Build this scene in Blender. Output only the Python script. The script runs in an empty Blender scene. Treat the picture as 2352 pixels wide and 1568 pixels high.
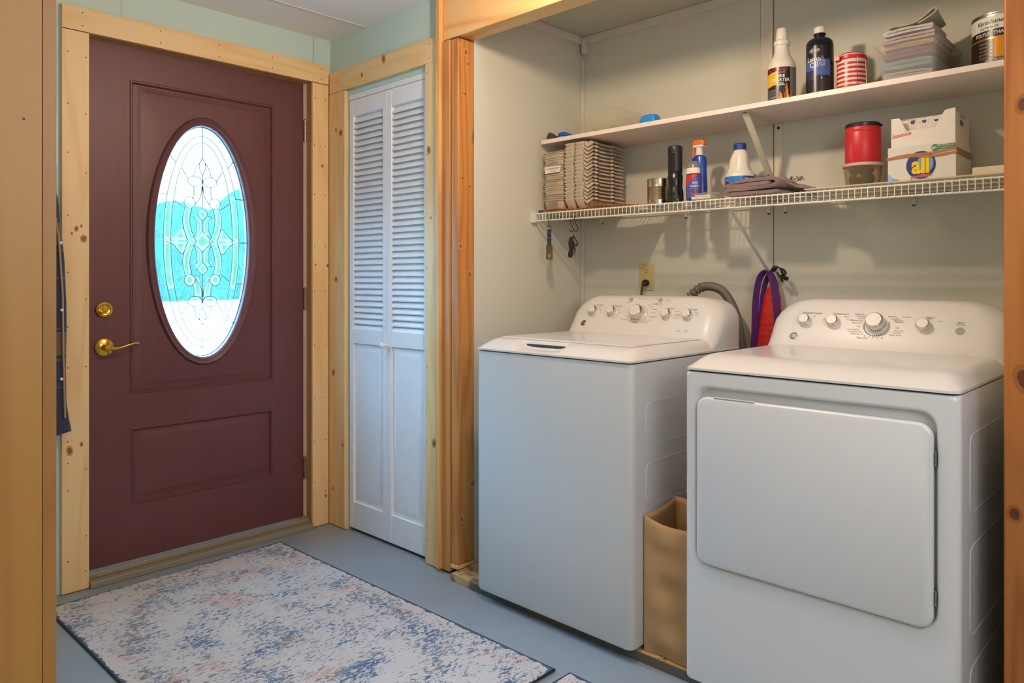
import bpy, bmesh, math, random
from mathutils import Vector, Matrix
random.seed(7)
SC = bpy.context.scene
COL = SC.collection
PI = math.pi

# ------------------------------------------------------------------ camera, world, lights, exposure
YAW = math.radians(43.9)
cam_d = bpy.data.cameras.new('camera')
cam = bpy.data.objects.new('camera', cam_d); COL.objects.link(cam)
cam.location = (-1.94, -3.07, 1.15)
cam.rotation_euler = (math.radians(90), 0, YAW - math.radians(90))
cam_d.sensor_width = 36.0
cam_d.lens = 36.0 * 1697.0 / 2352.0
cam_d.shift_y = -(784.0 - 644.0) / 2352.0
cam_d.clip_start = 0.02
SC.camera = cam

wd = bpy.data.worlds.new('world'); SC.world = wd; wd.use_nodes = True
wn = wd.node_tree; wn.nodes.clear()
w_out = wn.nodes.new('ShaderNodeOutputWorld'); w_bg = wn.nodes.new('ShaderNodeBackground')
w_tc = wn.nodes.new('ShaderNodeTexCoord'); w_sx = wn.nodes.new('ShaderNodeSeparateXYZ'); wn.links.new(w_tc.outputs['Generated'], w_sx.inputs[0])
w_cr = wn.nodes.new('ShaderNodeValToRGB'); wn.links.new(w_sx.outputs[2], w_cr.inputs[0])   # bright pale haze at the horizon, deeper and brighter blue above
w_cr.color_ramp.elements[0].position = 0.0; w_cr.color_ramp.elements[0].color = (.026, .030, .032, 1)
w_cr.color_ramp.elements[1].position = 0.75; w_cr.color_ramp.elements[1].color = (.30, .58, 1.0, 1)
w_e = w_cr.color_ramp.elements.new(.20); w_e.color = (.034, .046, .056, 1); w_e2 = w_cr.color_ramp.elements.new(.36); w_e2.color = (.20, .40, .72, 1)
w_bg.inputs[1].default_value = 80.0; wn.links.new(w_cr.outputs[0], w_bg.inputs[0])
wn.links.new(w_bg.outputs[0], w_out.inputs[0])

def lamp(name, kind, loc, energy, color, size=0.1, rot=None, size_y=None):
    d = bpy.data.lights.new(name, kind); o = bpy.data.objects.new(name, d); COL.objects.link(o)
    o.location = loc; d.energy = energy; d.color = color
    if kind == 'AREA':
        d.size = size
        if size_y: d.shape = 'RECTANGLE'; d.size_y = size_y
    elif kind in ('POINT', 'SPOT'): d.shadow_soft_size = size
    if rot: o.rotation_euler = rot
    return o
lamp('mudroom_ceiling_bulb', 'POINT', (-0.50, -1.78, 2.14), 30, (1.0, 0.76, 0.54), 0.04)
lamp('hall_fill_light', 'POINT', (-1.25, -3.60, 1.65), 44, (0.96, 0.97, 1.0), 0.45)  # unseen soft light added behind the camera as fill for room and ceiling
SC.view_settings.view_transform = 'Standard'
SC.view_settings.look = 'None'
SC.view_settings.gamma = 1.0
SC.view_settings.use_curve_mapping = False
SC.view_settings.exposure = 0.16
SC.cycles.max_bounces = 8
SC.cycles.diffuse_bounces = 5
SC.cycles.transparent_max_bounces = 24
SC.cycles.caustics_refractive = False
SC.cycles.caustics_reflective = False
SC.cycles.sample_clamp_indirect = 4.0

# ------------------------------------------------------------------ mesh builder
class MB:
    def __init__(s): s.v = []; s.f = []; s.m = []
    def add(s, vs, fs, mi=0):
        b = len(s.v); s.v += [tuple(p) for p in vs]
        for f in fs: s.f.append([b + i for i in f]); s.m.append(mi)
        return s
    def box(s, x0, x1, y0, y1, z0, z1, mi=0):
        x0, x1 = min(x0, x1), max(x0, x1); y0, y1 = min(y0, y1), max(y0, y1); z0, z1 = min(z0, z1), max(z0, z1)
        vs = [(x0,y0,z0),(x1,y0,z0),(x1,y1,z0),(x0,y1,z0),(x0,y0,z1),(x1,y0,z1),(x1,y1,z1),(x0,y1,z1)]
        return s.add(vs, [(0,3,2,1),(4,5,6,7),(0,1,5,4),(1,2,6,5),(2,3,7,6),(3,0,4,7)], mi)
    def loft(s, rings, mi=0, cap0=True, cap1=True, closed=True):
        n = len(rings[0]); vs = [p for r in rings for p in r]; fs = []
        for i in range(len(rings) - 1):
            for j in range(n if closed else n - 1):
                k = (j + 1) % n
                fs.append((i*n+j, i*n+k, (i+1)*n+k, (i+1)*n+j))
        if cap0: fs.append(tuple(reversed(range(n))))
        if cap1: fs.append(tuple((len(rings)-1)*n + j for j in range(n)))
        return s.add(vs, fs, mi)
    def lathe(s, prof, cx=0, cy=0, seg=32, mi=0, cap0=True, cap1=True, sx=1.0, sy=1.0):
        rings = [[(cx + r*sx*math.cos(2*PI*j/seg), cy + r*sy*math.sin(2*PI*j/seg), z) for j in range(seg)] for r, z in prof]
        return s.loft(rings, mi, cap0, cap1)
    def tube(s, pts, r, seg=8, mi=0, closed=False):
        P = [Vector(p) for p in pts]; n = len(P)
        R = r if isinstance(r, (list, tuple)) else [r]*n
        rings = []; up = None
        for i in range(n):
            if closed: t = P[(i+1) % n] - P[i-1]
            else: t = P[min(i+1, n-1)] - P[max(i-1, 0)]
            if t.length < 1e-9: t = Vector((0,0,1))
            t.normalize()
            if up is None:
                a = Vector((0,0,1)) if abs(t.z) < .9 else Vector((1,0,0))
                up = t.cross(a).normalized()
            else:
                up = (up - t*up.dot(t))
                up = up.normalized() if up.length > 1e-6 else t.orthogonal().normalized()
            w = t.cross(up)
            rings.append([tuple(P[i] + (up*math.cos(2*PI*j/seg) + w*math.sin(2*PI*j/seg))*R[i]) for j in range(seg)])
        if closed: rings.append(rings[0])
        return s.loft(rings, mi, not closed, not closed)
    def grid(s, fn, nu, nv, mi=0):
        vs = [fn(i/nu, j/nv) for i in range(nu+1) for j in range(nv+1)]
        fs = [(i*(nv+1)+j, (i+1)*(nv+1)+j, (i+1)*(nv+1)+j+1, i*(nv+1)+j+1) for i in range(nu) for j in range(nv)]
        return s.add(vs, fs, mi)
    def prism(s, poly, fn, mi=0):
        # poly list of 2d; fn(u,v,t) with t 0/1
        n = len(poly)
        vs = [fn(u, v, 0) for u, v in poly] + [fn(u, v, 1) for u, v in poly]
        fs = [tuple(range(n)), tuple(reversed(range(n, 2*n)))] + [(i, i+n, (i+1) % n + n, (i+1) % n) for i in range(n)]
        return s.add(vs, fs, mi)

TXT_CACHE = {}
def text_mesh(body, size, align='CENTER', shear=0.0, bold=0.0, xs=1.0):
    key = (body, align, shear, bold)
    if key not in TXT_CACHE:
        c = bpy.data.curves.new('txt', 'FONT'); c.body = body; c.size = 1.0
        c.align_x = align; c.align_y = 'CENTER'; c.shear = shear; c.offset = bold; c.resolution_u = 3
        o = bpy.data.objects.new('txt', c); COL.objects.link(o)
        dg = bpy.context.evaluated_depsgraph_get(); dg.update()
        me = bpy.data.meshes.new_from_object(o.evaluated_get(dg))
        TXT_CACHE[key] = ([tuple(v.co[:2]) for v in me.vertices], [tuple(p.vertices) for p in me.polygons])
        bpy.data.objects.remove(o); bpy.data.curves.remove(c); bpy.data.meshes.remove(me)
    vs, fs = TXT_CACHE[key]
    return [(x*size*xs, y*size) for x, y in vs], fs

def add_text(mb, body, size, fn, mi=0, **kw):
    """fn(u, v) maps the flat lettering (u right, v up) onto the surface"""
    vs, fs = text_mesh(body, size, **kw)
    mb.add([fn(u, v) for u, v in vs], fs, mi)

def build(name, mb, mats, parent=None, bevel=0, seg=2, smooth=32, origin=None, solid=0, sub=0, recalc=True, rel=True):
    me = bpy.data.meshes.new(name)
    L = Vector((0,0,0))
    if rel and parent is not None: L = Vector(parent['_w'])
    elif origin is not None: L = Vector(origin)
    me.from_pydata([(p[0]-L.x, p[1]-L.y, p[2]-L.z) for p in mb.v], [], mb.f)
    if not isinstance(mats, (list, tuple)): mats = [mats]
    for m in mats: me.materials.append(m)
    for p, mi in zip(me.polygons, mb.m): p.material_index = mi
    if recalc:
        bm = bmesh.new(); bm.from_mesh(me)
        bmesh.ops.recalc_face_normals(bm, faces=bm.faces); bm.to_mesh(me); bm.free()
    me.update()
    if smooth:
        for p in me.polygons: p.use_smooth = True
        me.set_sharp_from_angle(angle=math.radians(smooth))
    o = bpy.data.objects.new(name, me); COL.objects.link(o)
    if parent is not None: o.parent = parent
    if parent is not None and not rel: pass
    if parent is None or not rel:
        o.location = L if origin is not None and not (parent is not None and rel) else (0,0,0)
    o['_w'] = tuple(L)
    if solid:
        md = o.modifiers.new('solid', 'SOLIDIFY'); md.thickness = solid; md.offset = 0
    if bevel:
        md = o.modifiers.new('bevel', 'BEVEL'); md.width = bevel; md.segments = seg; md.limit_method = 'ANGLE'
        md.angle_limit = math.radians(40); md.harden_normals = True
    if sub:
        md = o.modifiers.new('sub', 'SUBSURF'); md.levels = sub; md.render_levels = sub
    return o

def tag(o, label=None, cat=None, group=None, kind=None):
    if label: o['label'] = label
    if cat: o['category'] = cat
    if group: o['group'] = group
    if kind: o['kind'] = kind
    return o
def thing(name, loc, label=None, cat=None, group=None, kind=None):
    o = bpy.data.objects.new(name, None); COL.objects.link(o); o.location = loc; o['_w'] = tuple(loc)
    o.empty_display_size = 0.05
    return tag(o, label, cat, group, kind)
def struct(name, mb, mats, label=None, **kw):
    o = build(name, mb, mats, **kw); o['kind'] = 'structure'
    if label: o['label'] = label
    return o
def copy_thing(root, loc, rot=None, label=None):
    def rec(o, par):
        c = o.copy(); COL.objects.link(c)
        if par is not None: c.parent = par
        for ch in [q for q in list(CH.get(o.name, []))]: rec(ch, c)
        return c
    CH = {}
    for q in list(COL.objects):
        if q.parent is not None: CH.setdefault(q.parent.name, []).append(q)
    r = rec(root, None); r.location = loc
    if rot is not None: r.rotation_euler = rot
    if label: r['label'] = label
    return r

# ------------------------------------------------------------------ materials
def srgb(r, g, b):
    f = lambda c: (c/255/12.92) if c/255 <= .04045 else ((c/255+.055)/1.055)**2.4
    return (f(r), f(g), f(b))
class NT:
    def __init__(s, name):
        s.m = bpy.data.materials.new(name); s.m.use_nodes = True
        s.t = s.m.node_tree; s.b = s.t.nodes['Principled BSDF']; s.o = s.t.nodes['Material Output']
    def n(s, typ, **kw):
        q = s.t.nodes.new(typ)
        for k, v in kw.items():
            if k.startswith('i_'): q.inputs[int(k[2:]) if k[2:].isdigit() else k[2:]].default_value = v
            else: setattr(q, k, v)
        return q
    def l(s, a, b): s.t.links.new(a, b)
    def math(s, op, a, b=None, c=None, clamp=False):
        q = s.t.nodes.new('ShaderNodeMath'); q.operation = op; q.use_clamp = clamp
        for i, x in enumerate((a, b, c)):
            if x is None: continue
            if isinstance(x, (int, float)): q.inputs[i].default_value = x
            else: s.l(x, q.inputs[i])
        return q.outputs[0]
    def coord(s, scale=(1,1,1), loc=(0,0,0), gen='Object'):
        tc = s.n('ShaderNodeTexCoord'); mp = s.n('ShaderNodeMapping')
        mp.inputs['Scale'].default_value = scale; mp.inputs['Location'].default_value = loc
        s.l(tc.outputs[gen], mp.inputs[0]); return mp.outputs[0]
    def noise(s, vec, scale, detail=3, rough=.5, dist=0.0):
        q = s.n('ShaderNodeTexNoise'); s.l(vec, q.inputs['Vector'])
        q.inputs['Scale'].default_value = scale; q.inputs['Detail'].default_value = detail
        q.inputs['Roughness'].default_value = rough; q.inputs['Distortion'].default_value = dist
        return q.outputs[0]
    def ramp(s, fac, stops, interp='LINEAR'):
        q = s.n('ShaderNodeValToRGB'); cr = q.color_ramp; cr.interpolation = interp
        while len(cr.elements) > 1: cr.elements.remove(cr.elements[-1])
        cr.elements[0].position = stops[0][0]; cr.elements[0].color = (*stops[0][1], 1)
        for p, c in stops[1:]:
            e = cr.elements.new(p); e.color = (*c, 1)
        s.l(fac, q.inputs[0]); return q.outputs[0]
    def mix(s, fac, a, b, blend='MIX'):
        q = s.n('ShaderNodeMix', data_type='RGBA', blend_type=blend)
        for idx, x in ((0, fac), (6, a), (7, b)):
            if isinstance(x, (int, float)): q.inputs[idx].default_value = x
            elif isinstance(x, tuple): q.inputs[idx].default_value = (*x[:3], 1)
            else: s.l(x, q.inputs[idx])
        return q.outputs[2]
    def bump(s, h, strength=.3, dist=.002):
        q = s.n('ShaderNodeBump'); q.inputs['Strength'].default_value = strength; q.inputs['Distance'].default_value = dist
        s.l(h, q.inputs['Height']); s.l(q.outputs[0], s.b.inputs['Normal']); return q
    def set(s, **kw):
        names = {'col': 'Base Color', 'rough': 'Roughness', 'metal': 'Metallic', 'ior': 'IOR', 'alpha': 'Alpha', 'trans': 'Transmission Weight',
                 'coat': 'Coat Weight', 'sheen': 'Sheen Weight', 'sss': 'Subsurface Weight', 'spec': 'Specular IOR Level'}
        for k, v in kw.items():
            i = s.b.inputs[names[k]]
            if isinstance(v, (int, float)): i.default_value = v
            elif isinstance(v, tuple): i.default_value = (*v[:3], 1)
            else: s.l(v, i)
        return s

def plain(name, col, rough=.5, metal=0.0, var=.06, vscale=30, bump=0.0, bscale=200, coat=0, spec=.5):
    """a procedural paint, plastic or metal: slight colour variation and optional fine bump"""
    t = NT(name); c = t.coord()
    nz = t.noise(c, vscale, 3)
    f = t.math('MULTIPLY_ADD', nz, 2*var, 1-var)
    hsv = t.n('ShaderNodeHueSaturation'); hsv.inputs['Color'].default_value = (*col, 1); t.l(f, hsv.inputs['Value'])
    t.set(col=hsv.outputs[0], rough=rough, metal=metal, coat=coat, spec=spec)
    if bump: t.bump(t.noise(c, bscale, 2), bump, .0006)
    return t.m

def wood(name, light, mid, dark, axis='Z', seed=0.0, knot=1.0, contrast=1.0, rough=.45, cross=7.0, along=.55, ringn=9.0, kscale=2.6):
    t = NT(name)
    ax = 'XYZ'.index(axis)
    sc = [cross]*3; sc[ax] = along
    c = t.coord(tuple(sc), (seed, seed*1.7, seed*.6))
    base = t.noise(c, 1.0, 2, .45, .2)
    ring = t.math('SINE', t.math('MULTIPLY', base, ringn*2*PI))
    ring = t.math('MULTIPLY_ADD', ring, .5, .5)
    ring = t.math('POWER', ring, 2.2)
    sc2 = [140]*3; sc2[ax] = 3.0
    fine = t.noise(t.coord(tuple(sc2)), 1.0, 2)
    big = t.noise(t.coord((2.2, 2.2, 2.2), (seed*3, 0, 0)), 1.0, 2)
    # knots: voronoi cells stretched along the grain
    sc3 = [kscale*2.4]*3; sc3[ax] = kscale
    vo = t.n('ShaderNodeTexVoronoi'); vo.inputs['Scale'].default_value = 1.0
    wob = t.noise(t.coord((14, 14, 14)), 1.0, 2)
    cc = t.coord(tuple(sc3), (seed*2.3, seed, seed*.37))
    addv = t.n('ShaderNodeMixRGB'); addv.inputs[0].default_value = .07
    t.l(cc, addv.inputs[1]); t.l(wob, addv.inputs[2]); t.l(addv.outputs[0], vo.inputs['Vector'])
    kd = vo.outputs['Distance']
    core = t.math('SUBTRACT', 1.0, t.n('ShaderNodeMapRange', interpolation_type='SMOOTHSTEP').outputs[0])
    mr = core.node.inputs[1].links[0].from_node
    mr.inputs['From Min'].default_value = .055; mr.inputs['From Max'].default_value = .12; t.l(kd, mr.inputs[0])
    # only some of the cells carry a knot
    sel = t.math('GREATER_THAN', t.math('FRACT', t.math('MULTIPLY', vo.outputs['Color'], 7.31)), .45)
    kf = t.math('MULTIPLY', t.math('MULTIPLY', core, sel), knot, clamp=True)
    f = t.math('MULTIPLY_ADD', ring, .42*contrast, t.math('MULTIPLY', fine, .3*contrast))
    col = t.mix(f, light, mid)
    col = t.mix(t.math('MULTIPLY', big, .45), col, mid)
    col = t.mix(t.math('MULTIPLY', kf, .8), col, dark)
    t.set(col=col, rough=rough)
    t.bump(t.math('MULTIPLY_ADD', fine, .5, t.math('MULTIPLY', ring, .3)), .12, .001)
    return t.m

PINE_L, PINE_M, PINE_D = srgb(244, 211, 160), srgb(226, 178, 112), srgb(120, 62, 28)
OR_L, OR_M, OR_D = srgb(208, 150, 86), srgb(172, 108, 50), srgb(84, 40, 18)
pine_z = [wood('pine_board_upright_%d' % i, PINE_L, PINE_M, PINE_D, 'Z', seed=3.1*i+1.3, knot=1.0) for i in range(4)]
pine_x = wood('pine_board_along_x', PINE_L, PINE_M, PINE_D, 'X', seed=2.2, knot=.15, along=.7)
pine_y = wood('pine_board_along_y', PINE_L, PINE_M, PINE_D, 'Y', seed=8.4, knot=1.0, along=.8)
pine_beam = wood('pine_beam', srgb(240, 200, 140), srgb(212, 150, 82), PINE_D, 'Y', seed=5.7, knot=.2, along=.35, contrast=1.5, ringn=8, cross=5)
orange_z = wood('stained_pine_upright', OR_L, OR_M, OR_D, 'Z', seed=4.4, knot=1.0)
orange_post = wood('stained_pine_post', srgb(206, 146, 80), srgb(166, 100, 44), OR_D, 'Z', seed=9.2, knot=1.0, contrast=1.4)
maple_z = wood('maple_jamb', srgb(184, 136, 66), srgb(156, 104, 44), srgb(110, 58, 24), 'Z', seed=6.6, knot=.0, along=.35, ringn=4, cross=9)
maple_edge = wood('maple_jamb_edge', srgb(172, 124, 62), srgb(146, 96, 44), srgb(110, 58, 24), 'Z', seed=1.6, knot=.0, along=2.5, ringn=3)

def wallpaint(name, col, bumpy=.25):
    t = NT(name); c = t.coord()
    big = t.noise(c, 1.4, 3)
    v = t.math('MULTIPLY_ADD', big, .08, .96)
    h = t.n('ShaderNodeHueSaturation'); h.inputs['Color'].default_value = (*col, 1); t.l(v, h.inputs['Value'])
    t.set(col=h.outputs[0], rough=.55)
    t.bump(t.noise(c, 160, 3, .6), bumpy, .0012)
    return t.m
mint = wallpaint('mint_wall_paint', srgb(196, 216, 207))
sage = wallpaint('pale_alcove_paint', srgb(206, 203, 188))
hallpaint = wallpaint('hall_paint', srgb(214, 206, 190))
ceil_m = wallpaint('ceiling_panel_paint', srgb(246, 240, 238), .12)
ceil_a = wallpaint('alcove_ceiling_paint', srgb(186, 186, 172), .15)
white_trim = plain('white_trim_paint', srgb(214, 206, 194), .45)
white_shelf = plain('white_melamine', srgb(232, 218, 206), .35)
white_louv = plain('white_door_paint', srgb(240, 241, 246), .42)
wire_white = plain('white_vinyl_wire', srgb(226, 220, 205), .4)
nail = plain('nail_head', srgb(74, 52, 34), .6)
dark = plain('dark_gap', srgb(18, 16, 14), .8)
seam = plain('wall_seam_line', srgb(120, 122, 112), .7)  # grey colour of the thin joints in the wall surfaces

def floor_mat():
    t = NT('grey_blue_floor_paint'); c = t.coord()
    n1 = t.noise(c, 3.0, 4, .6); n2 = t.noise(c, 60, 2)
    col = t.mix(n1, srgb(128, 138, 148), srgb(146, 154, 160))
    sp = t.math('GREATER_THAN', t.noise(c, 26, 2, .5), .735)
    col = t.mix(t.math('MULTIPLY', sp, .35), col, srgb(70, 66, 62))
    t.set(col=col, rough=.42); t.bump(n2, .12, .001); return t.m
floor_m = floor_mat()
def osb_mat():
    t = NT('bare_strand_board'); c = t.coord((1, 1, 1))
    vo = t.n('ShaderNodeTexVoronoi'); vo.inputs['Scale'].default_value = 60
    t.l(t.coord((1, .35, 1)), vo.inputs['Vector'])
    col = t.mix(t.math('FRACT', t.math('MULTIPLY', vo.outputs['Color'], 5.0)), srgb(204, 176, 134), srgb(168, 130, 86))
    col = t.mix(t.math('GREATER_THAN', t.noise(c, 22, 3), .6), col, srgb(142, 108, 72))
    t.set(col=col, rough=.6); t.bump(vo.outputs['Distance'], .4, .002); return t.m
osb = osb_mat()
def door_mat():
    t = NT('mahogany_door_finish')
    fine = t.noise(t.coord((90, 90, 3)), 1, 3); big = t.noise(t.coord((5, 5, 2.5)), 1, 4, .6, .6)
    col = t.mix(big, srgb(98, 53, 55), srgb(80, 40, 44))
    col = t.mix(t.math('MULTIPLY', fine, .35), col, srgb(132, 76, 68))
    t.set(col=col, rough=.45); t.bump(fine, .1, .0008); return t.m
door_m = door_mat()

# ------------------------------------------------------------------ room shell
CZ = 2.29
knot_o = plain('knot_halo', srgb(200, 146, 92), .5); knot_i = plain('knot_core', srgb(140, 84, 46), .5)
def knots(mb, pts, ax, v, mi=2, s=.0019):
    for k, (h, z, r) in enumerate(pts):
        for q, dm, lift in ((1.0, mi, .0003), (.62, mi+1, .0005)):
            vs = []
            for j in range(24):
                a = 2*PI*j/24; w = 1 + .07*math.sin(2*a+k) + .04*math.sin(3*a+2*k)
                hh, zz = h + r*s*q*w*.85*math.cos(a), z + r*s*q*w*1.25*math.sin(a)
                vs.append((v-lift, hh, zz) if ax == 'x' else (hh, v-lift, zz))
            mb.add(vs, [tuple(range(24))], dm)
def nails(mb, pts, normal, r=.0028, mi=1):
    for p in pts:
        vs = []
        for k in range(6):
            a = k*PI/3
            if normal == 'y': vs.append((p[0]+r*math.cos(a), p[1], p[2]+r*math.sin(a)))
            else: vs.append((p[0], p[1]+r*math.cos(a), p[2]+r*math.sin(a)))
        mb.add(vs, [tuple(range(6))], mi)

m = MB(); m.box(-3.4, 0.0, -6.0, 0.14, -.06, 0)
m.box(0.0, .90, -6.0, 0.14, -.06, -.001)
struct('floor', m, floor_m, 'grey-blue painted floor of the entry room')
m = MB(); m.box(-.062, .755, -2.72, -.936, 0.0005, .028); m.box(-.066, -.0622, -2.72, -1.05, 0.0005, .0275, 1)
struct('floor_alcove', m, [osb, plain('dark_grey_board_edge', srgb(96, 92, 84), .8)], 'bare strand board floor under the laundry alcove')  # thin dark grey strip along the front edge of the board
m = MB(); m.box(-2.45, 0.0, -2.79, 0.06, CZ, CZ+.05)
for yy in (-.285, -1.49): m.box(-2.35, 0.0, yy-.008, yy+.008, CZ-.003, CZ+.001, 1)
struct('ceiling', m, [ceil_m, white_trim], 'white ceiling panels of the entry room', smooth=0)
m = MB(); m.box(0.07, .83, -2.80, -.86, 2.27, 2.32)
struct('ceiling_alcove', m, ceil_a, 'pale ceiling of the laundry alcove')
# wall with the front door
DX0, DX1, DZ = -1.047, -.11, 2.078
m = MB()
m.box(-2.45, DX0, 0, .14, 0, CZ); m.box(DX1, 0.12, 0, .14, 0, CZ); m.box(DX0, DX1, 0, .14, DZ+.01, CZ)
m.box(-.0935, -.0915, -.0008, 0, 2.16, CZ, 1); m.box(-.93, -.929, -.0008, 0, 2.16, CZ, 1)
struct('wall_back', m, [mint, seam], 'mint green wall around the front door', smooth=0)
# wall carrying the closet and the alcove opening
m = MB()
m.box(0, .09, -.155, -0.0005, 0, CZ); m.box(0, .09, -.845, -.728, 0, CZ); m.box(0, .09, -.728, -.155, 2.006, CZ)
m.box(0, .09, -2.84, -2.79, 0, CZ)
struct('wall_right', m, mint, 'mint green wall above the louvered closet doors', smooth=0)
m = MB(); m.box(.066, .83, -.93, -.86, 0, 2.28); struct('wall_alcove_left', m, sage, 'pale left side wall of the laundry alcove')
m = MB(); m.box(.755, .83, -2.80, -.86, 0, 2.28)
m.box(.7535, .755, -1.849, -1.846, .9, 2.24, 1)
for y, z in ((-1.045, 1.376), (-1.475, 1.376), (-1.83, 1.372), (-1.895, 1.372), (-2.36, 1.37)):
    pass
struct('wall_alcove_back', m, [sage, seam], 'pale back wall of the laundry alcove', smooth=0)
m = MB(); m.box(.066, .83, -2.80, -2.724, 0, 2.28); struct('wall_alcove_right', m, sage, 'pale right side wall of the laundry alcove')
m = MB(); m.box(-2.45, -2.35, -2.79, 0.14, 0, CZ); m.box(-2.35, -1.6810, -1.981, -1.871, 0, CZ); struct('wall_left', m, mint, 'mint green left wall of the entry room')
# wall between entry room and hall, hall shell
m = MB(); m.box(-3.4, -2.35, -2.92, -2.79, 0, 2.44); m.box(-.02, 1.0, -2.92, -2.80, 0, 2.44); m.box(-2.35, -.02, -2.92, -2.79, 2.28, 2.44)
struct('wall_front', m, hallpaint, 'wall between hall and entry room')
m = MB(); m.box(-3.4, -3.3, -6.0, -2.92, 0, 2.44); m.box(.9, 1.0, -6.0, -2.92, 0, 2.44); m.box(-3.4, 1.0, -6.0, -5.9, 0, 2.44)
struct('wall_hall', m, hallpaint, 'plain hall walls behind the viewer')
m = MB(); m.box(-3.4, 1.0, -6.0, -2.80, 2.40, 2.46); struct('ceiling_hall', m, ceil_m, 'hall ceiling')
# closet interior
m = MB(); m.box(.50, .52, -.86, 0, 0, 2.1); m.box(.09, .52, -.02, 0.0, 0, 2.1); m.box(.09, .52, -.86, -.84, 0, 2.1); m.box(.09, .52, -.86, 0, 2.08, 2.1)
struct('wall_closet', m, hallpaint, 'inside of the louvered closet')

# trim around the front door
T = [0]
def trim(mb, mats, label, **kw):
    T[0] += 1
    return struct('trim_%d' % T[0], mb, mats, label, **kw)
m = MB(); m.box(-1.137, -1.047, -.02, -.0005, 0.003, 2.072)
nails(m, [(-1.118, -.0204, z) for z in (1.99, 1.8, 1.62, 1.39, 1.18, .98, .83, .56, .48, .38, .12)] + [(-1.058, -.0204, z) for z in (1.98, 1.77, 1.55, 1.31, 1.08, .83, .45, .2, .07)], 'y')
knots(m, [(-1.09, 1.341, 5), (-1.073, 1.352, 3), (-1.066, 1.305, 7), (-1.105, 1.323, 3), (-1.112, 0.525, 8), (-1.073, 0.543, 4)], 'y', -.0200)
trim(m, [pine_z[0], nail, knot_o, knot_i], 'raw pine casing board left of the front door', bevel=.0012, seg=1)
m = MB(); m.box(-1.137, -.0215, -.021, -.0005, 2.075, 2.163)
nails(m, [(x, -.0214, z) for x in (-1.07, -.79, -.55, -.31, -.06) for z in (2.095, 2.143)], 'y')
trim(m, [pine_x, nail], 'raw pine head casing over the front door', bevel=.0012, seg=1)
m = MB(); m.box(-.108, -.0215, -.02, -.0005, 0.003, 2.072)
nails(m, [(x, -.0204, z) for x in (-.098, -.04) for z in (2.0, 1.78, 1.55, 1.31, 1.1, .85, .6, .4, .21, .16)], 'y')
knots(m, [(-0.057, 1.688, 4), (-0.092, 1.223, 3), (-0.028, 1.22, 4), (-0.038, 0.135, 4)], 'y', -.0200)
trim(m, [pine_z[1], nail, knot_o, knot_i], 'raw pine casing board right of the front door', bevel=.0012, seg=1)
m = MB(); m.box(-.1105, -.1085, -.012, .039, 0.003, 2.075); m.box(-1.046, -.1110, -.012, .039, 2.052+.022, 2.0745+.003)
trim(m, wood('stained_jamb', srgb(206, 150, 92), srgb(176, 112, 60), OR_D, 'Z', seed=7.7, knot=.2), 'wooden jamb beside the hinges of the front door')
m = MB(); m.box(-.1195, -.109, .0395, .075, 0.045, 2.078); m.box(-.1150, -.1106, .030, .0394, 0.045, 2.0735); m.box(-1.046, -.12, .0395, .14, 2.0735, 2.087); m.box(-1.0465, -1.036, .0395, .14, .045, 2.073); m.box(-.1195, -.109, .0755, .14, .045, 2.078)
trim(m, white_trim, 'white painted frame strip around the front door slab')
m = MB(); m.box(-1.046, -.1095, -.035, .14, 0.0, .024); m.box(-1.046, -.1095, .005, .14, .0241, .043)
trim(m, plain('tan_sill_metal', srgb(150, 140, 120), .45, .2), 'tan threshold under the front door', bevel=.003)
# closet casing
m = MB(); m.box(-.02, -.0005, -.150, -.0215, .003, 2.028)
nails(m, [(-.0204, y, z) for y in (-.05, -.13) for z in (1.9, 1.6, 1.3, .95, .6, .25)], 'x')
knots(m, [(-0.08, 1.853, 5), (-0.12, 1.835, 8), (-0.08, 1.156, 7), (-0.058, 0.718, 8), (-0.135, 0.388, 4), (-0.055, 0.175, 4)], 'x', -.0200)
trim(m, [pine_z[2], nail, knot_o, knot_i], 'knotty pine casing board left of the louvered doors', bevel=.0012, seg=1)
m = MB(); m.box(-.0195, -.0005, -.812, -.0215, 2.030, 2.128)
nails(m, [(-.0199, y, z) for y in (-.76, ) for z in (2.05, 2.105)], 'x')
knots(m, [(-0.45, 2.11, 9), (-0.288, 2.071, 5)], 'x', -.0195)
trim(m, [pine_y, nail, knot_o, knot_i], 'knotty pine head board above the louvered doors', bevel=.0012, seg=1)
m = MB(); m.box(-.0205, -.0005, -.821, -.733, -.0+.003, 2.029)
nails(m, [(-.0209, y, z) for y in (-.745, -.808) for z in (1.99, 1.66, 1.42, 1.2, .8, .5, .15, .1)], 'x')
knots(m, [(-0.756, 1.677, 8), (-0.769, 1.403, 3), (-0.791, 0.497, 9)], 'x', -.0205)
trim(m, [pine_z[3], nail, knot_o, knot_i], 'knotty pine casing board between louvered doors and alcove', bevel=.0012, seg=1)
m = MB(); m.box(-.0005+.001, .085, -.1570, -.1505, .003, 2.0055); m.box(0.0005, .085, -.732, -.7265, .003, 2.0055)
trim(m, orange_z, 'thin stained jamb strips inside the closet opening')
m = MB(); m.box(0.001, .035, -.726, -.1575, 2.002-.02, 2.005)
trim(m, white_louv, 'white head track above the louvered doors')
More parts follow.
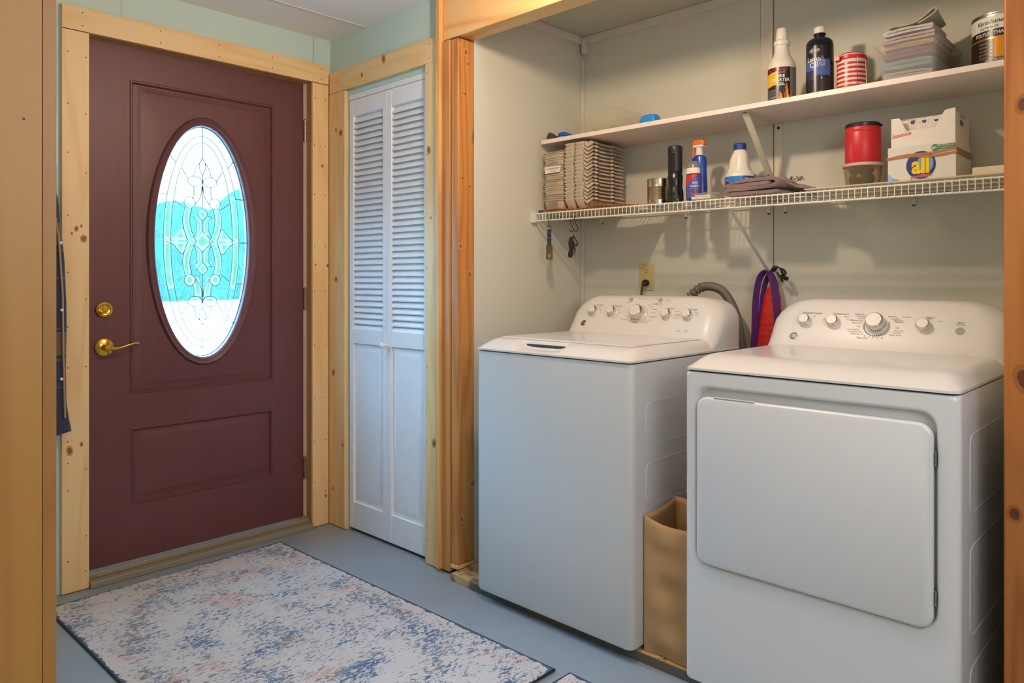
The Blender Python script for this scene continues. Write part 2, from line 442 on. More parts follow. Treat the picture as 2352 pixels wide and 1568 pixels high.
# alcove frame
m = MB(); m.box(-.042, -.0005, -.8445, -.8225, .012, CZ-.001)
trim(m, wood('edge_board', srgb(236, 190, 124), srgb(196, 128, 60), OR_D, 'Z', seed=11.2, knot=.3), 'narrow upright pine strip left of the alcove', bevel=.0015, seg=1)
m = MB(); m.box(-.028, .066, -.890, -.845, .010, 2.094)
trim(m, orange_z, 'orange stained board at the left edge of the alcove', bevel=.004)
m = MB(); m.box(-.022, .0655, -.9345, -.8905, .045, 2.0935)
nails(m, [(x, -.9349, z) for x, z in ((.03, 2.0), (.015, 1.88), (.0, 1.55), (.04, 1.52))], 'y', .004)
knots(m, [(0.018, 2.043, 7), (0, 1.881, 4), (-0.01, 1.284, 6), (0.039, 1.174, 7), (0.007, 1.493, 3), (-0.003, 0.221, 7), (0.039, 0.138, 3), (0.053, 0.349, 8)], 'y', -.9345)
trim(m, [orange_post, nail, knot_o, knot_i], 'orange knotty post at the left of the laundry alcove', bevel=.006)
m = MB(); m.box(-.024, .0655, -.9345, -.891, .0285, .044)
trim(m, pine_y, 'short pine sill block under the left alcove post', bevel=.002)
m = MB(); m.box(-.022, .066, -2.79, -.846, 2.098, CZ)
trim(m, pine_beam, 'pale pine header beam across the laundry alcove', bevel=.004)
knot_o2 = plain('stained_knot_halo', srgb(150, 84, 36), .45); knot_i2 = plain('stained_knot_core', srgb(92, 46, 22), .45)
orange_right = wood('stained_pine_post_right', srgb(186, 118, 52), srgb(146, 80, 28), OR_D, 'Z', seed=13.1, knot=.6, contrast=1.5)
m = MB(); m.box(-.022, .0655, -2.80, -2.722, .001, 2.095)
knots(m, [(-2.762, 0.937, 14), (-2.743, 0.642, 9), (-2.76, 1.531, 10)], 'x', -.0220)
trim(m, [orange_right, nail, knot_o2, knot_i2], 'orange knotty post at the right of the laundry alcove', bevel=.006)
# white strips in the alcove corners
m = MB(); m.box(.737, .7545, -2.72, -.932, 2.236, 2.2695); trim(m, white_trim, 'white strip along the top of the alcove back wall', bevel=.002)
m = MB(); m.box(.07, .7365, -.948, -.9305, 2.236, 2.2695); trim(m, white_trim, 'white strip along the top of the alcove left wall', bevel=.002)
m = MB(); m.box(.742, .7545, -.943, -.9305, .92, 2.17); trim(m, white_trim, 'thin white strip down the alcove corner', bevel=.002)
m = MB(); m.box(.722, .7365, -.965, -.9485, 2.19, 2.262); m.box(.7366, .7545, -.965, -.9486, 2.19, 2.2355); trim(m, white_trim, 'small white corner block at the alcove ceiling', bevel=.003)
m = MB(); m.box(.746, .7545, -1.846, -1.80, 2.0-.24, 2.2355); trim(m, white_trim, 'white batten over the wall seam above the upper shelf', bevel=.002)
m = MB(); m.box(.15, .165, -.938, -.9305, .03, .9); trim(m, white_trim, 'thin strip low on the alcove left wall')
# left doorway jamb close to the viewer
m = MB(); m.box(-1.770, -1.6800, -2.000, -1.9815, .001, 2.288); nails(m, [(-1.69, -2.0004, 2.0), (-1.70, -2.0004, 1.35)], 'y', .0016); trim(m, [maple_z, nail], 'broad maple coloured casing board close at the left edge', bevel=.0008, seg=1)
m = MB(); m.box(-1.6795, -1.6640, -1.9990, -1.871, .001, 2.288); trim(m, maple_edge, 'saw-marked edge of the jamb board beside the maple casing', bevel=.0008, seg=1)

# ------------------------------------------------------------------ front door
def ring_rect(x0, x1, z0, z1, y, n=16):
    pts = []
    for i in range(n): pts.append((x0+(x1-x0)*i/n, y, z0))
    for i in range(n): pts.append((x1, y, z0+(z1-z0)*i/n))
    for i in range(n): pts.append((x1-(x1-x0)*i/n, y, z1))
    for i in range(n): pts.append((x0, y, z1-(z1-z0)*i/n))
    return pts
OCX, OCZ = -.587, 1.316
def ring_ell(a, b, y, like=None, n=64):
    if like:
        out = []
        for p in like:
            t = math.atan2((p[2]-OCZ)/1.0*a/b*1.0, (p[0]-OCX)); 
            t = math.atan2((p[2]-OCZ)/b, (p[0]-OCX)/a)
            out.append((OCX+a*math.cos(t), y, OCZ+b*math.sin(t)))
        return out
    return [(OCX+a*math.cos(2*PI*k/n), y, OCZ+b*math.sin(2*PI*k/n)) for k in range(n)]
FY = .040
door = thing('door_1', (-.5835, FY, .045), 'burgundy front door with oval leaded glass window', None, None, 'structure')
m = MB()
X0, X1, Z0, Z1 = -1.034, -.1205, .046, 2.0715
PU = (-.885, -.272, .70, 1.943); PL = (-.880, -.276, .264, .568)
m.loft([ring_rect(X0, X1, Z0, Z1, FY), ring_rect(X0, X1, Z0, Z1, FY+.042)], cap0=False, cap1=False)
def quad(x0, x1, z0, z1, y): m.add([(x0,y,z0),(x1,y,z0),(x1,y,z1),(x0,y,z1)], [(0,1,2,3)])
quad(X0, PU[0], Z0, Z1, FY); quad(PU[1], X1, Z0, Z1, FY)
quad(PU[0], PU[1], PU[3], Z1, FY); quad(PU[0], PU[1], PL[3], PU[2], FY); quad(PU[0], PU[1], Z0, PL[2], FY)
quad(PU[0], PL[0], PL[2], PL[3], FY); quad(PL[1], PU[1], PL[2], PL[3], FY)
def panel(P, field_hole):
    x0, x1, z0, z1 = P
    R = [ring_rect(x0+d, x1-d, z0+d, z1-d, FY+y) for d, y in ((0, 0), (.003, -.003), (.008, -.003), (.011, .004), (.014, .008), (.018, .0085), (.040, .001), (.043, .0005))]
    if field_hole: R.append(ring_ell(.232, .519, FY+.0005, like=R[-1]))
    m.loft(R, cap0=False, cap1=not field_hole)
panel(PU, True); panel(PL, False)
# back skin with the oval opening
rb = ring_rect(X0, X1, Z0, Z1, FY+.042)
m.loft([rb, ring_ell(.215, .50, FY+.042, like=rb)], cap0=False, cap1=False)
slab = build('door_slab', m, door_m, door, smooth=28)
m = MB()
m.loft([ring_ell(a, b, FY+y) for a, b, y in ((.236,.523,.0007),(.236,.523,-.002),(.233,.520,-.008),(.229,.516,-.011),(.224,.511,-.009),(.221,.508,-.006),(.214,.501,-.0055),(.207,.494,-.004),(.203,.490,.000),(.200,.487,.006),(.199,.486,.020),(.199,.486,.041),(.215,.502,.0415),(.236,.523,.0415))], cap0=False, cap1=False)
for k in range(10):
    a = 2*PI*(k+.5)/10
    cx, cz = OCX+.2175*math.cos(a), OCZ+.5045*math.sin(a)
    m.add([(cx+.0028*math.cos(b*PI/4), FY-.0065, cz+.0028*math.sin(b*PI/4)) for b in range(8)], [tuple(range(8))], 1)
build('oval_frame', m, [door_m, plain('screw_plug', srgb(48, 24, 24), .5)], door, smooth=50)

def glass_mat(name, tint, transl, tcol, wavy=0.0, rough=.05):
    t = NT(name); t.t.nodes.remove(t.b)
    tr = t.n('ShaderNodeBsdfTransparent'); tr.inputs[0].default_value = (*tint, 1)
    tl = t.n('ShaderNodeBsdfTranslucent'); tl.inputs[0].default_value = (*tcol, 1)
    gl = t.n('ShaderNodeBsdfGlossy'); gl.inputs['Roughness'].default_value = rough
    mx = t.n('ShaderNodeMixShader'); t.l(tr.outputs[0], mx.inputs[1]); t.l(tl.outputs[0], mx.inputs[2])
    if wavy:
        c = t.coord((14, 14, 5)); nz = t.noise(c, 1.0, 3, .6, 2.5)
        s_ = t.math('MULTIPLY_ADD', t.math('SINE', t.math('MULTIPLY', nz, 60.0)), wavy, transl)
        t.l(s_, mx.inputs[0])
    else: mx.inputs[0].default_value = transl
    fr = t.n('ShaderNodeFresnel'); fr.inputs[0].default_value = 1.45
    m2 = t.n('ShaderNodeMixShader'); t.l(t.math('MULTIPLY', fr.outputs[0], .6), m2.inputs[0]); t.l(mx.outputs[0], m2.inputs[1]); t.l(gl.outputs[0], m2.inputs[2])
    t.l(m2.outputs[0], t.o.inputs[0]); return t.m
g_clear = glass_mat('rippled_clear_glass', (.90, 1, .97), .011, (.9, 1, 1), .007)
g_bevel = glass_mat('bevelled_glass', (.96, 1, .96), .12, (1, 1, 1))
g_green = glass_mat('bevelled_glass_core', (.62, .66, .42), .035, (.80, .92, .45))
GY = FY + .022
m = MB(); m.loft([ring_ell(.2, .487, GY), ring_ell(.2, .487, GY+.004)])
build('glass_pane', m, g_clear, door, smooth=0)
def gp(u, v, y=0): return (OCX + u/285*.198, GY - .0008 - y, OCZ + v/683*.485)
lead = plain('lead_came', srgb(96, 124, 132), .45, .3)
m = MB()
def came(pts, r=.0018, closed=False, mirror=True, flip=False):
    for sx in ((1, -1) if mirror else (1,)):
        for sz in ((1, -1) if flip else (1,)):
            m.tube([gp(sx*u, sz*v) for u, v in pts], r, 5, closed=closed)
def ell(a, b, a0=0, a1=360, n=40, cx=0, cy=0):
    return [(cx+a*math.cos(math.radians(a0+(a1-a0)*i/n)), cy+b*math.sin(math.radians(a0+(a1-a0)*i/n))) for i in range(n+1)]
def smoothc(P, n=6):
    out = []
    Q = [P[0]] + list(P) + [P[-1]]
    for i in range(1, len(Q)-2):
        for k in range(n):
            t = k/n; p0, p1, p2, p3 = Q[i-1], Q[i], Q[i+1], Q[i+2]
            out.append(tuple(.5*((2*p1[d]) + (-p0[d]+p2[d])*t + (2*p0[d]-5*p1[d]+4*p2[d]-p3[d])*t*t + (-p0[d]+3*p1[d]-3*p2[d]+p3[d])*t**3) for d in (0, 1)))
    out.append(tuple(P[-1])); return out
came(ell(285, 683, n=64), .0022, mirror=False)
came(ell(232, 630, n=64), mirror=False); came(ell(190, 592, n=64), mirror=False)
came([(0, 683), (0, 500)], mirror=False, flip=True)
came([(0, 395), (0, 200)], mirror=False, flip=True)
for v, u0, u1 in ((268, 210, 262), (0, 232, 285), (-255, 212, 264)): came([(u0, v), (u1, v)])
came([(160, 455), (195, 498)], flip=True)
came([(178, 228), (160, 225)], flip=False)
came(smoothc([(0, 500), (20, 450), (0, 395)]), flip=True)
came(smoothc([(18, 470), (45, 430), (50, 400), (62, 385)]), flip=True)
came(ell(43, 30, cx=46, cy=358, n=20), closed=False, flip=True)
came(smoothc([(88, 368), (105, 395), (125, 430)]), flip=True)
came(smoothc([(52, 330), (52, 285), (62, 250)]), flip=True)
came(smoothc([(4, 330), (8, 285), (24, 245), (48, 218)]), flip=True)
came(ell(33, 34, cx=78, cy=230, n=18), flip=True)
came(smoothc([(105, 205), (120, 130), (112, 70), (92, 5)]), flip=True)
came(smoothc([(65, 195), (78, 130), (66, 60), (38, -5)]), flip=True)
came(smoothc([(110, 195), (140, 215), (168, 238)]), flip=True)
came(smoothc([(0, 200), (30, 165), (0, 125)]), flip=True)
came(smoothc([(34, 150), (58, 148), (38, 120), (34, 85), (44, 45), (60, 20)]), flip=True)
came(smoothc([(0, 125), (2, 90), (0, 62)]), mirror=False, flip=True)
came([(0, 62), (62, 0), (0, -62)])
came(smoothc([(92, 5), (118, 75), (150, 50), (178, 20), (222, 4)]), flip=True)
build('lead_came', m, lead, door, smooth=60)
m = MB()
def piece(poly, mirror=True, flip=False, inner=.5):
    n = len(poly); cx = sum(p[0] for p in poly)/n; cy = sum(p[1] for p in poly)/n
    for sx in ((1, -1) if mirror else (1,)):
        for sz in ((1, -1) if flip else (1,)):
            o = [gp(sx*u, sz*v, .0004) for u, v in poly]
            i_ = [gp(sx*(cx+(u-cx)*inner), sz*(cy+(v-cy)*inner), .0022) for u, v in poly]
            m.add(o+i_, [(k, (k+1) % n, (k+1) % n+n, k+n) for k in range(n)], 0)
            m.add(i_, [tuple(range(n))], 1)
def band(path, w, mirror=True, flip=True, inner=.45):
    """a strip of bevelled glass following a curve"""
    P = smoothc(path, 5); n = len(P)
    L, R, LI, RI = [], [], [], []
    for i, (u, v) in enumerate(P):
        a = P[max(i-1, 0)]; b = P[min(i+1, n-1)]
        dx, dy = b[0]-a[0], b[1]-a[1]; d = math.hypot(dx, dy) or 1; nx, ny = -dy/d, dx/d
        L.append((u+nx*w, v+ny*w)); R.append((u-nx*w, v-ny*w)); LI.append((u+nx*w*inner, v+ny*w*inner)); RI.append((u-nx*w*inner, v-ny*w*inner))
    for sx in ((1, -1) if mirror else (1,)):
        for sz in ((1, -1) if flip else (1,)):
            g = lambda q, h: gp(sx*q[0], sz*q[1], h)
            for i in range(n-1):
                core = 1 if 1 <= i < n-2 else 0
                m.add([g(L[i], .0004), g(L[i+1], .0004), g(LI[i+1], .002), g(LI[i], .002)], [(0,1,2,3)], 0)
                m.add([g(R[i], .0004), g(R[i+1], .0004), g(RI[i+1], .002), g(RI[i], .002)], [(0,1,2,3)], 0)
                m.add([g(LI[i], .002), g(LI[i+1], .002), g(RI[i+1], .002), g(RI[i], .002)], [(0,1,2,3)], core)
band([(92, 200), (100, 135), (88, 65), (62, 8)], 21)
band([(28, 325), (30, 275), (48, 220)], 21)
band([(46, 142), (22, 110), (20, 78), (34, 42)], 13)
piece([p for p in ell(42, 29, cx=46, cy=358, n=14)][:-1], flip=True)
piece([p for p in ell(32, 33, cx=78, cy=230, n=12)][:-1], flip=True)
piece([(0, 62), (62, 0), (0, -62), (-62, 0)], mirror=False, inner=.55)
piece(smoothc([(0, 200), (30, 165), (0, 125)], 5)+smoothc([(0, 125), (-30, 165), (0, 200)], 5)[1:-1], mirror=False, flip=True)
piece([(92, 5), (120, 80), (150, 50), (178, 20), (150, 5)], flip=True)
piece([(150, 12), (180, 18), (228, 3), (228, -3), (180, -18), (150, -12)], inner=.4)
piece(smoothc([(0, 500), (20, 450), (0, 395)], 5)+smoothc([(0, 395), (-20, 450), (0, 500)], 5)[1:-1], mirror=False, flip=True)
piece([(18, 470), (45, 430), (52, 392), (8, 380), (6, 405)], flip=True)
band([(211, 0), (208, 150), (190, 280)], 19, inner=.55)
build('bevelled_glass', m, [g_bevel, g_green], door, smooth=0)
# hinges
hinge_m = plain('hinge_steel', srgb(150, 140, 132), .35, .9)
for z in (1.852, 1.063, .272):
    m = MB()
    for k in range(5): m.lathe([(.0062, z-.05+k*.02), (.0062, z-.05+k*.02+.0185)], -.1155, FY-.006, 12)
    m.box(-.1205, -.1100, FY-.0035, FY-.0005, z-.05, z+.05)
    m.lathe([(.003, z+.049), (.005, z+.053), (.002, z+.056)], -.1155, FY-.006, 10)
    build('hinge', m, hinge_m, door, smooth=50)
brass = plain('polished_brass', srgb(226, 176, 70), .16, 1.0, var=.03)
def ylathe(mb, prof, cx, cz, seg=32, mi=0):
    rings = [[(cx + r*math.cos(2*PI*j/seg), y, cz + r*math.sin(2*PI*j/seg)) for j in range(seg)] for r, y in prof]
    mb.loft(rings, mi)
m = MB()
ylathe(m, [(.030, FY), (.031, FY-.004), (.029, FY-.010), (.022, FY-.014), (.019, FY-.012), (.010, FY-.012), (.009, FY-.016), (.001, FY-.016)], -.979, 1.038)
db = build('deadbolt', m, brass, door, smooth=40)
m = MB()
ca, sa = math.cos(math.radians(40)), math.sin(math.radians(40))
rings = []
for t, w, hh in ((-.019, .004, .006), (-.012, .0055, .009), (-.004, .004, .010), (.004, .004, .010), (.012, .0055, .009), (.019, .004, .006)):
    rings.append([(-.979+t*ca-sa*a, FY-.014-b, 1.038+t*sa+ca*a) for a, b in ((-w, 0), (w, 0), (w*.7, hh), (-w*.7, hh))])
m.loft(rings); build('thumb_turn', m, brass, db, bevel=.001, smooth=60)
m = MB()
ylathe(m, [(.034, FY), (.0345, FY-.004), (.033, FY-.009), (.026, FY-.013), (.014, FY-.016), (.0125, FY-.03), (.013, FY-.045), (.0115, FY-.052), (.004, FY-.053)], -.979, .893)
hd = build('door_handle', m, brass, door, smooth=40)
m = MB()
P = [(-.979, FY-.046, .893), (-.962, FY-.048, .889), (-.945, FY-.048, .888), (-.925, FY-.047, .893), (-.905, FY-.046, .899), (-.885, FY-.045, .904), (-.872, FY-.043, .9045), (-.864, FY-.039, .901), (-.861, FY-.034, .897)]
m.tube(P, [.0105, .0085, .0062, .0052, .0048, .0048, .005, .0052, .0045], 10)
build('lever', m, brass, hd, smooth=60)

# ------------------------------------------------------------------ louvered closet doors
def bifold(name, y0, y1, label):
    t = thing(name, (.016, (y0+y1)/2, .012), label, None, None, 'structure')
    xa, xb = 0.002, .030; z0, z1 = .013, 1.980; st = .030
    m = MB()
    m.box(xa, xb, y0, y0+st, z0, z1); m.box(xa, xb, y1-st, y1, z0, z1)
    m.box(xa+.0005, xb-.0005, y0+st, y1-st, 1.905, z1); m.box(xa+.0005, xb-.0005, y0+st, y1-st, .862, .930); m.box(xa+.0005, xb-.0005, y0+st, y1-st, z0, .135)
    build('door_frame', m, white_louv, t, bevel=.002)
    m = MB(); n = 36
    for i in range(n):
        z = .930 + (i+.5)*(1.905-.930)/n
        a, b = (xa+.003, z-.019), (xb-.003, z+.0130)
        dx, dz = .0035, .0035
        m.add([(a[0], y0+st, a[1]), (a[0], y1-st, a[1]), (b[0], y1-st, b[1]), (b[0], y0+st, b[1]),
               (a[0]-.0005, y0+st, a[1]+.006), (a[0]-.0005, y1-st, a[1]+.006), (b[0]-.002, y1-st, b[1]+.006), (b[0]-.002, y0+st, b[1]+.006)],
              [(0,1,2,3),(4,7,6,5),(0,4,5,1),(1,5,6,2),(2,6,7,3),(3,7,4,0)])
    build('louver_slats', m, white_louv, t, smooth=0)
    m = MB()
    ya, yb, za, zb = y0+st, y1-st, .135, .862
    def rr(d, x): return [(x, ya+d, za+d), (x, yb-d, za+d), (x, yb-d, zb-d), (x, ya+d, zb-d)]
    m.loft([rr(0, xa+.009), rr(.012, xa+.010), rr(.014, xa+.010), rr(.032, xa+.004), rr(.034, xa+.004)], cap0=False)
    m.loft([rr(0, xb-.009), rr(.034, xb-.004)], cap0=False)
    build('lower_panel', m, white_louv, t, smooth=20)
    return t
d2 = bifold('door_2', -.4425, -.1585, 'left white louvered closet door leaf')
d3 = bifold('door_3', -.7260, -.4455, 'right white louvered closet door leaf')
m = MB()
rings = [[(x, -.436 + r*math.cos(2*PI*j/16), .868 + r*math.sin(2*PI*j/16)) for j in range(16)] for r, x in ((.007, .002), (.006, -.008), (.010, -.013), (.0135, -.020), (.012, -.026), (.006, -.029))]
m.loft(rings); build('knob', m, white_louv, d2, smooth=60)

# ------------------------------------------------------------------ laundry machines
enamel = plain('white_enamel', srgb(214, 215, 216), .30, var=.015, vscale=4, coat=.3)
plastic_w = plain('white_gloss_plastic', srgb(220, 217, 213), .24, var=.015, vscale=4, coat=.3)
chrome = plain('chrome_trim', srgb(214, 210, 204), .12, 1.0, var=.02)
ink = plain('printed_ink', srgb(112, 104, 100), .6)
ink_blue = plain('printed_ink_blue', srgb(60, 110, 170), .6)
btn = plain('grey_button', srgb(158, 160, 150), .4)
badge_m = plain('badge_dark', srgb(92, 90, 88), .3, .8)
gasket = plain('dark_seam_rubber', srgb(52, 52, 52), .7)
steel = plain('hinge_bright_steel', srgb(170, 165, 158), .25, 1.0)

def rrect(x0, x1, y0, y1, r, z, n=6, corners=(1,1,1,1), rx=None):
    """rounded rectangle loop at height z; corners order: (x0,y0),(x1,y0),(x1,y1),(x0,y1)"""
    pts = []
    cs = [((x0, y0), (1, 1), 180), ((x1, y0), (-1, 1), 270), ((x1, y1), (-1, -1), 0), ((x0, y1), (1, -1), 90)]
    for k, ((x, y), (sx, sy), a0) in enumerate(cs):
        q = r if corners[k] else .002
        cx, cy = x + sx*q, y + sy*q
        for i in range(n+1):
            a = math.radians(a0 + 90*i/n)
            pts.append((cx + q*math.cos(a), cy + q*math.sin(a), z))
    return pts

def con_pt(y, z):   # point on the sloping console face
    return .38 + (z-.94)/(1.085-.94)*.09
SL = math.atan2(.09, .145)
def console_map(yc, zc, lift=.0012):
    """flat lettering -> console face"""
    def fn(u, v):
        z = zc + v*math.cos(SL)
        return (con_pt(0, z) - lift*math.cos(SL), yc - u, z + lift*math.sin(SL))
    return fn

def console_body(name, t, yc, hw, x_back, seglift=0.0):
    m = MB(); rings = []
    top = 1.088
    prof = [(.902, .340, hw-.001, .03), (.915, .352, hw-.001, .045), (.930, .368, hw-.001, .05), (.944, .3825, hw-.001, .055), (.98, .4048, hw-.001, .06), (1.02, .4297, hw-.002, .06),
            (1.045, .4452, hw-.014, .06), (1.062, .4557, hw-.030, .06), (1.075, .4638, hw-.050, .055), (1.083, .4695, hw-.072, .05), (1.0885, .480, hw-.095, .04), (1.0915, .50, hw-.13, .03)]
    for z, xf, w, r in prof:
        rings.append(rrect(xf, x_back - max(0, z-1.06)*.5, yc-w, yc+w, r, z, 6, (1, 0, 0, 1)))
    m.loft(rings)
    return build(name, m, plastic_w, t, smooth=38)

def knob(t, y, z, r, depth=.024, name='control_knob', label=None):
    m = MB(); ctr = Vector((con_pt(y, z), y, z)); nrm = Vector((-math.cos(SL), 0, math.sin(SL)))
    a = Vector((0, 1, 0)); b = nrm.cross(a)
    def rings(prof):
        return [[tuple(ctr + nrm*h + a*(q*math.cos(2*PI*j/28)) + b*(q*math.sin(2*PI*j/28))) for j in range(28)] for q, h in prof]
    m.loft(rings([(r*1.18, -.004), (r*1.18, .0015), (r*1.1, .0025), (r*1.08, .004), (r*1.08, .009)]), 1)
    m.loft(rings([(r, .003), (r*1.02, .008), (r*.99, depth*.72), (r*.90, depth*.94), (r*.80, depth)]), 0, cap1=False)
    m.loft(rings([(r*.80, depth), (r*.78, depth-.0012), (.0005, depth-.0012)]), 2)
    o = build(name, m, [chrome, plastic_w, plastic_w], t, smooth=40)
    m = MB(); c2 = ctr + nrm*(depth*.6) + b*0
    d = (a*(-.35) + Vector((0,0,1))*(-.9)).normalized(); d = (d - nrm*d.dot(nrm)).normalized(); e = nrm.cross(d)
    p = ctr + d*r*.9 + nrm*(depth*.86)
    m.add([tuple(p+e*.0012), tuple(p-e*.0012), tuple(p-e*.0012+d*.0025-nrm*.004), tuple(p+e*.0012+d*.0025-nrm*.004)], [(0,1,2,3)])
    build('pointer_mark', m, ink, o, smooth=0)
    return o

def split_text(mb, mats, t, centres):
    for c in centres:
        q = MB()
        keep = [k for k, f in enumerate(mb.f) if min(centres, key=lambda e: abs(e-mb.v[f[0]][1])) == c]
        used = sorted({i for k in keep for i in mb.f[k]}); ix = {a: b for b, a in enumerate(used)}
        q.v = [mb.v[i] for i in used]; q.f = [[ix[i] for i in mb.f[k]] for k in keep]; q.m = [mb.m[k] for k in keep]
        if q.f: build('dial_lettering', q, mats, t, smooth=0, recalc=False)

def badge(t, y, z):
    m = MB(); ctr = Vector((con_pt(y, z), y, z)); nrm = Vector((-math.cos(SL), 0, math.sin(SL))); a = Vector((0, 1, 0)); b = nrm.cross(a)
    rr_ = lambda q, h: [tuple(ctr + nrm*h + a*(q*math.cos(2*PI*j/28)) + b*(q*math.sin(2*PI*j/28))) for j in range(28)]
    m.loft([rr_(.0125, -.002), rr_(.0125, .0015), (rr_(.0112, .0025)), rr_(.0105, .0015)], 0); 
    m.loft([rr_(.0106, .0012), rr_(.0104, .0018)], 1)
    f = console_map(y, z, .0026)
    add_text(m, 'GE', .0125, f, 0, shear=.4)
    m.tube([f(.0082*math.cos(2*PI*j/20), .0082*math.sin(2*PI*j/20)) for j in range(20)], .0004, 4, 0, closed=True)
    build('badge', m, [chrome, badge_m], t, smooth=35)

def deck(name, t, y0, y1, xf, x_back, z0=.902, h=.042, recess=None, dome=0.0):
    NX, NY = 60, 56
    yc = (y0+y1)/2; hw = (y1-y0)/2
    xs = [0, .002, .004, .008, .013, .02, .028, .037, .045, .052, .056, .060, .064, .067, .070, .073, .077, .083, .09, .097, .104, .112] + [.112 + (x_back-xf-.112)*i/22 for i in range(1, 23)]
    ys = []
    for i in range(12): ys.append((i/12)**1.6*.06)
    ys = ys + [.06 + (hw-.06)*i/26 for i in range(26)]
    ys = ys + [2*hw - q for q in ([hw] + ys[::-1])] if False else ys + [hw] + [2*hw-q for q in ys[::-1]]
    cl = lambda v: max(0., min(1., v))
    def H(dx, dyl, dyr):
        gx = 1-(1-cl(dx/.105))**2.3
        dy = min(dyl, dyr)
        gy = 1-(1-cl(dy/.052))**2.4
        return .006 + (h-.006)*gx*gy
    m = MB(); nx, ny = len(xs), len(ys)
    vs = []
    for i, dx in enumerate(xs):
        for j, dy in enumerate(ys):
            x = xf+dx; y = y0+dy
            # rounded plan corners at the front
            rc = .022
            if dx < rc and (dy < rc or 2*hw-dy < rc):
                ey = dy if dy < rc else 2*hw-dy
                k = math.hypot(rc-dx, rc-ey)
                if k > rc or True:
                    mx = max(rc-dx, rc-ey)
                    s = mx/k if k > 1e-6 else 1
                    nx_, ny_ = (rc-dx)*s, (rc-ey)*s
                    x = xf + rc - nx_; y = (y0 + rc - ny_) if dy < rc else (y1 - rc + ny_)
            z = z0 + H(dx, dy, 2*hw-dy)
            if recess: z -= recess(x, y)
            vs.append((x, y, z))
    m.add(vs, [(i*ny+j, (i+1)*ny+j, (i+1)*ny+j+1, i*ny+j+1) for i in range(nx-1) for j in range(ny-1)])
    # skirt and underside
    loop = [i*ny for i in range(nx)] + [(nx-1)*ny+j for j in range(1, ny)] + [i*ny+ny-1 for i in range(nx-2, -1, -1)] + [j for j in range(ny-2, 0, -1)]
    top = [vs[q] for q in loop]; bot = [(p[0], p[1], z0) for p in top]
    m.loft([top, bot], cap0=False)
    return build(name, m, plastic_w, t, smooth=50)

def emboss(m, y, x0, x1, z0, z1, r=.03, rad=.0012, flat=True):
    pts = rrect(x0, x1, z0, z1, r, 0, 6)
    m.tube([(p[0], y, p[1]) for p in pts], rad, 6, closed=True)

# --- washer
WY0, WY1 = -1.800, -1.125; WYC = (WY0+WY1)/2
wash = thing('washing_machine', (.23, WYC, .029), 'white top-loading washing machine beside the left alcove wall, nearer the front door', 'washing machine')
m = MB()
m.loft([rrect(-.106+d, .575, WY0+d, WY1-d, .022, z, 6) for d, z in ((.012, .036), (.004, .040), (0, .050), (0, .86), (0, .898))])
m.loft([rrect(-.102, .57, WY0+.004, WY1-.004, .02, z, 6) for z in (.898, .902)], 1)
for z0, z1 in ((.645, .778), (.460, .592), (.275, .407)): emboss(m, WY0-.0002, -.030, .46, z0, z1)
for y in (WY0+.06, WY1-.06):
    for x in (-.05, .52): m.lathe([(.018, .029), (.018, .037)], x, y, 16, 1)
build('cabinet', m, [enamel, gasket], wash, smooth=40)
def wrec(x, y):
    u = (y - (-1.405))/.112
    if abs(u) > 1: return 0
    s = (1-abs(u)**5)
    w = 1 if x < -.046 else max(0, 1-(x+.046)/.006)
    r_ = max(0, min(1, (x+.1105)/.05))
    return .024*s*w*r_
deck('top_deck', wash, WY0, WY1, -.1105, .575, recess=wrec)
m = MB()
def lidf(x, y, z): return (x, y, z)
LY0, LY1, LX0, LX1 = -1.755, -1.170, -.030, .372
cl = lambda v: max(0., min(1., v))
for k in range(1): 
    def lf(u, v):
        x = LX0 + (LX1-LX0)*u; y = LY0 + (LY1-LY0)*v
        d = min(x-LX0, LX1-x, y-LY0, LY1-y)
        base = .902 + .006 + .036*(1-(1-cl((x+.1105)/.105))**2.3)
        notch = .0
        return (x, y, base + .0006 + .0032*cl(d/.006))
    m.grid(lf, 60, 60)
    n0 = [lf(u, 0) for u in [i/60 for i in range(61)]]
lid = build('lid', m, plastic_w, wash, smooth=50)
m = MB()
for a, b in (((LX0, LY0), (LX0, LY1)), ((LX0, LY0), (LX1, LY0)), ((LX0, LY1), (LX1, LY1))):
    N = 20; P = []
    for i in range(N+1):
        x = a[0]+(b[0]-a[0])*i/N; y = a[1]+(b[1]-a[1])*i/N
        
        z = .902+.006+.036*(1-(1-cl((x+.1105)/.105))**2.3)+.0004
        P.append((x-.0008 if a[0] == b[0] else x, y, z))
    m.tube(P, .0009, 5)
build('lid_seam', m, plain('soft_seam', srgb(150, 142, 134), .6), lid, smooth=60)
m = MB(); m.box(-.0455, -.0405, -1.492, -1.318, .9185, .9300)
build('handle_slot', m, gasket, lid, bevel=.0015)
console_body('console', wash, WYC, .3375, .575)
for y in (-1.246, -1.337): knob(wash, y, 1.026, .0188)
for y in (-1.587, -1.675): knob(wash, y, 1.022, .0188)
knob(wash, -1.462, 1.021, .0285, .036, 'cycle_knob')
badge(wash, -1.214, .979)
m = MB()
for y in (-1.404, -1.537):
    m = MB(); f = console_map(y, 1.076, .0)
    m.loft([[tuple(Vector(f(.009*math.cos(2*PI*j/20), .009*math.sin(2*PI*j/20))) + Vector((-math.cos(SL), 0, math.sin(SL)))*h) for j in range(20)] for h in (-.002, .0022)])
    build('push_button', m, btn, wash, bevel=.0006)
m = MB()
def T_(s, y, z, size, mi=0, **kw): add_text(m, s, size, console_map(y, z), mi, **kw)
T_('Load Size', -1.262, 1.051, .0085); T_('Temperature', -1.352, 1.050, .0085)
T_('Options', -1.596, 1.046, .0085); T_('Auto Soak', -1.686, 1.045, .0085)
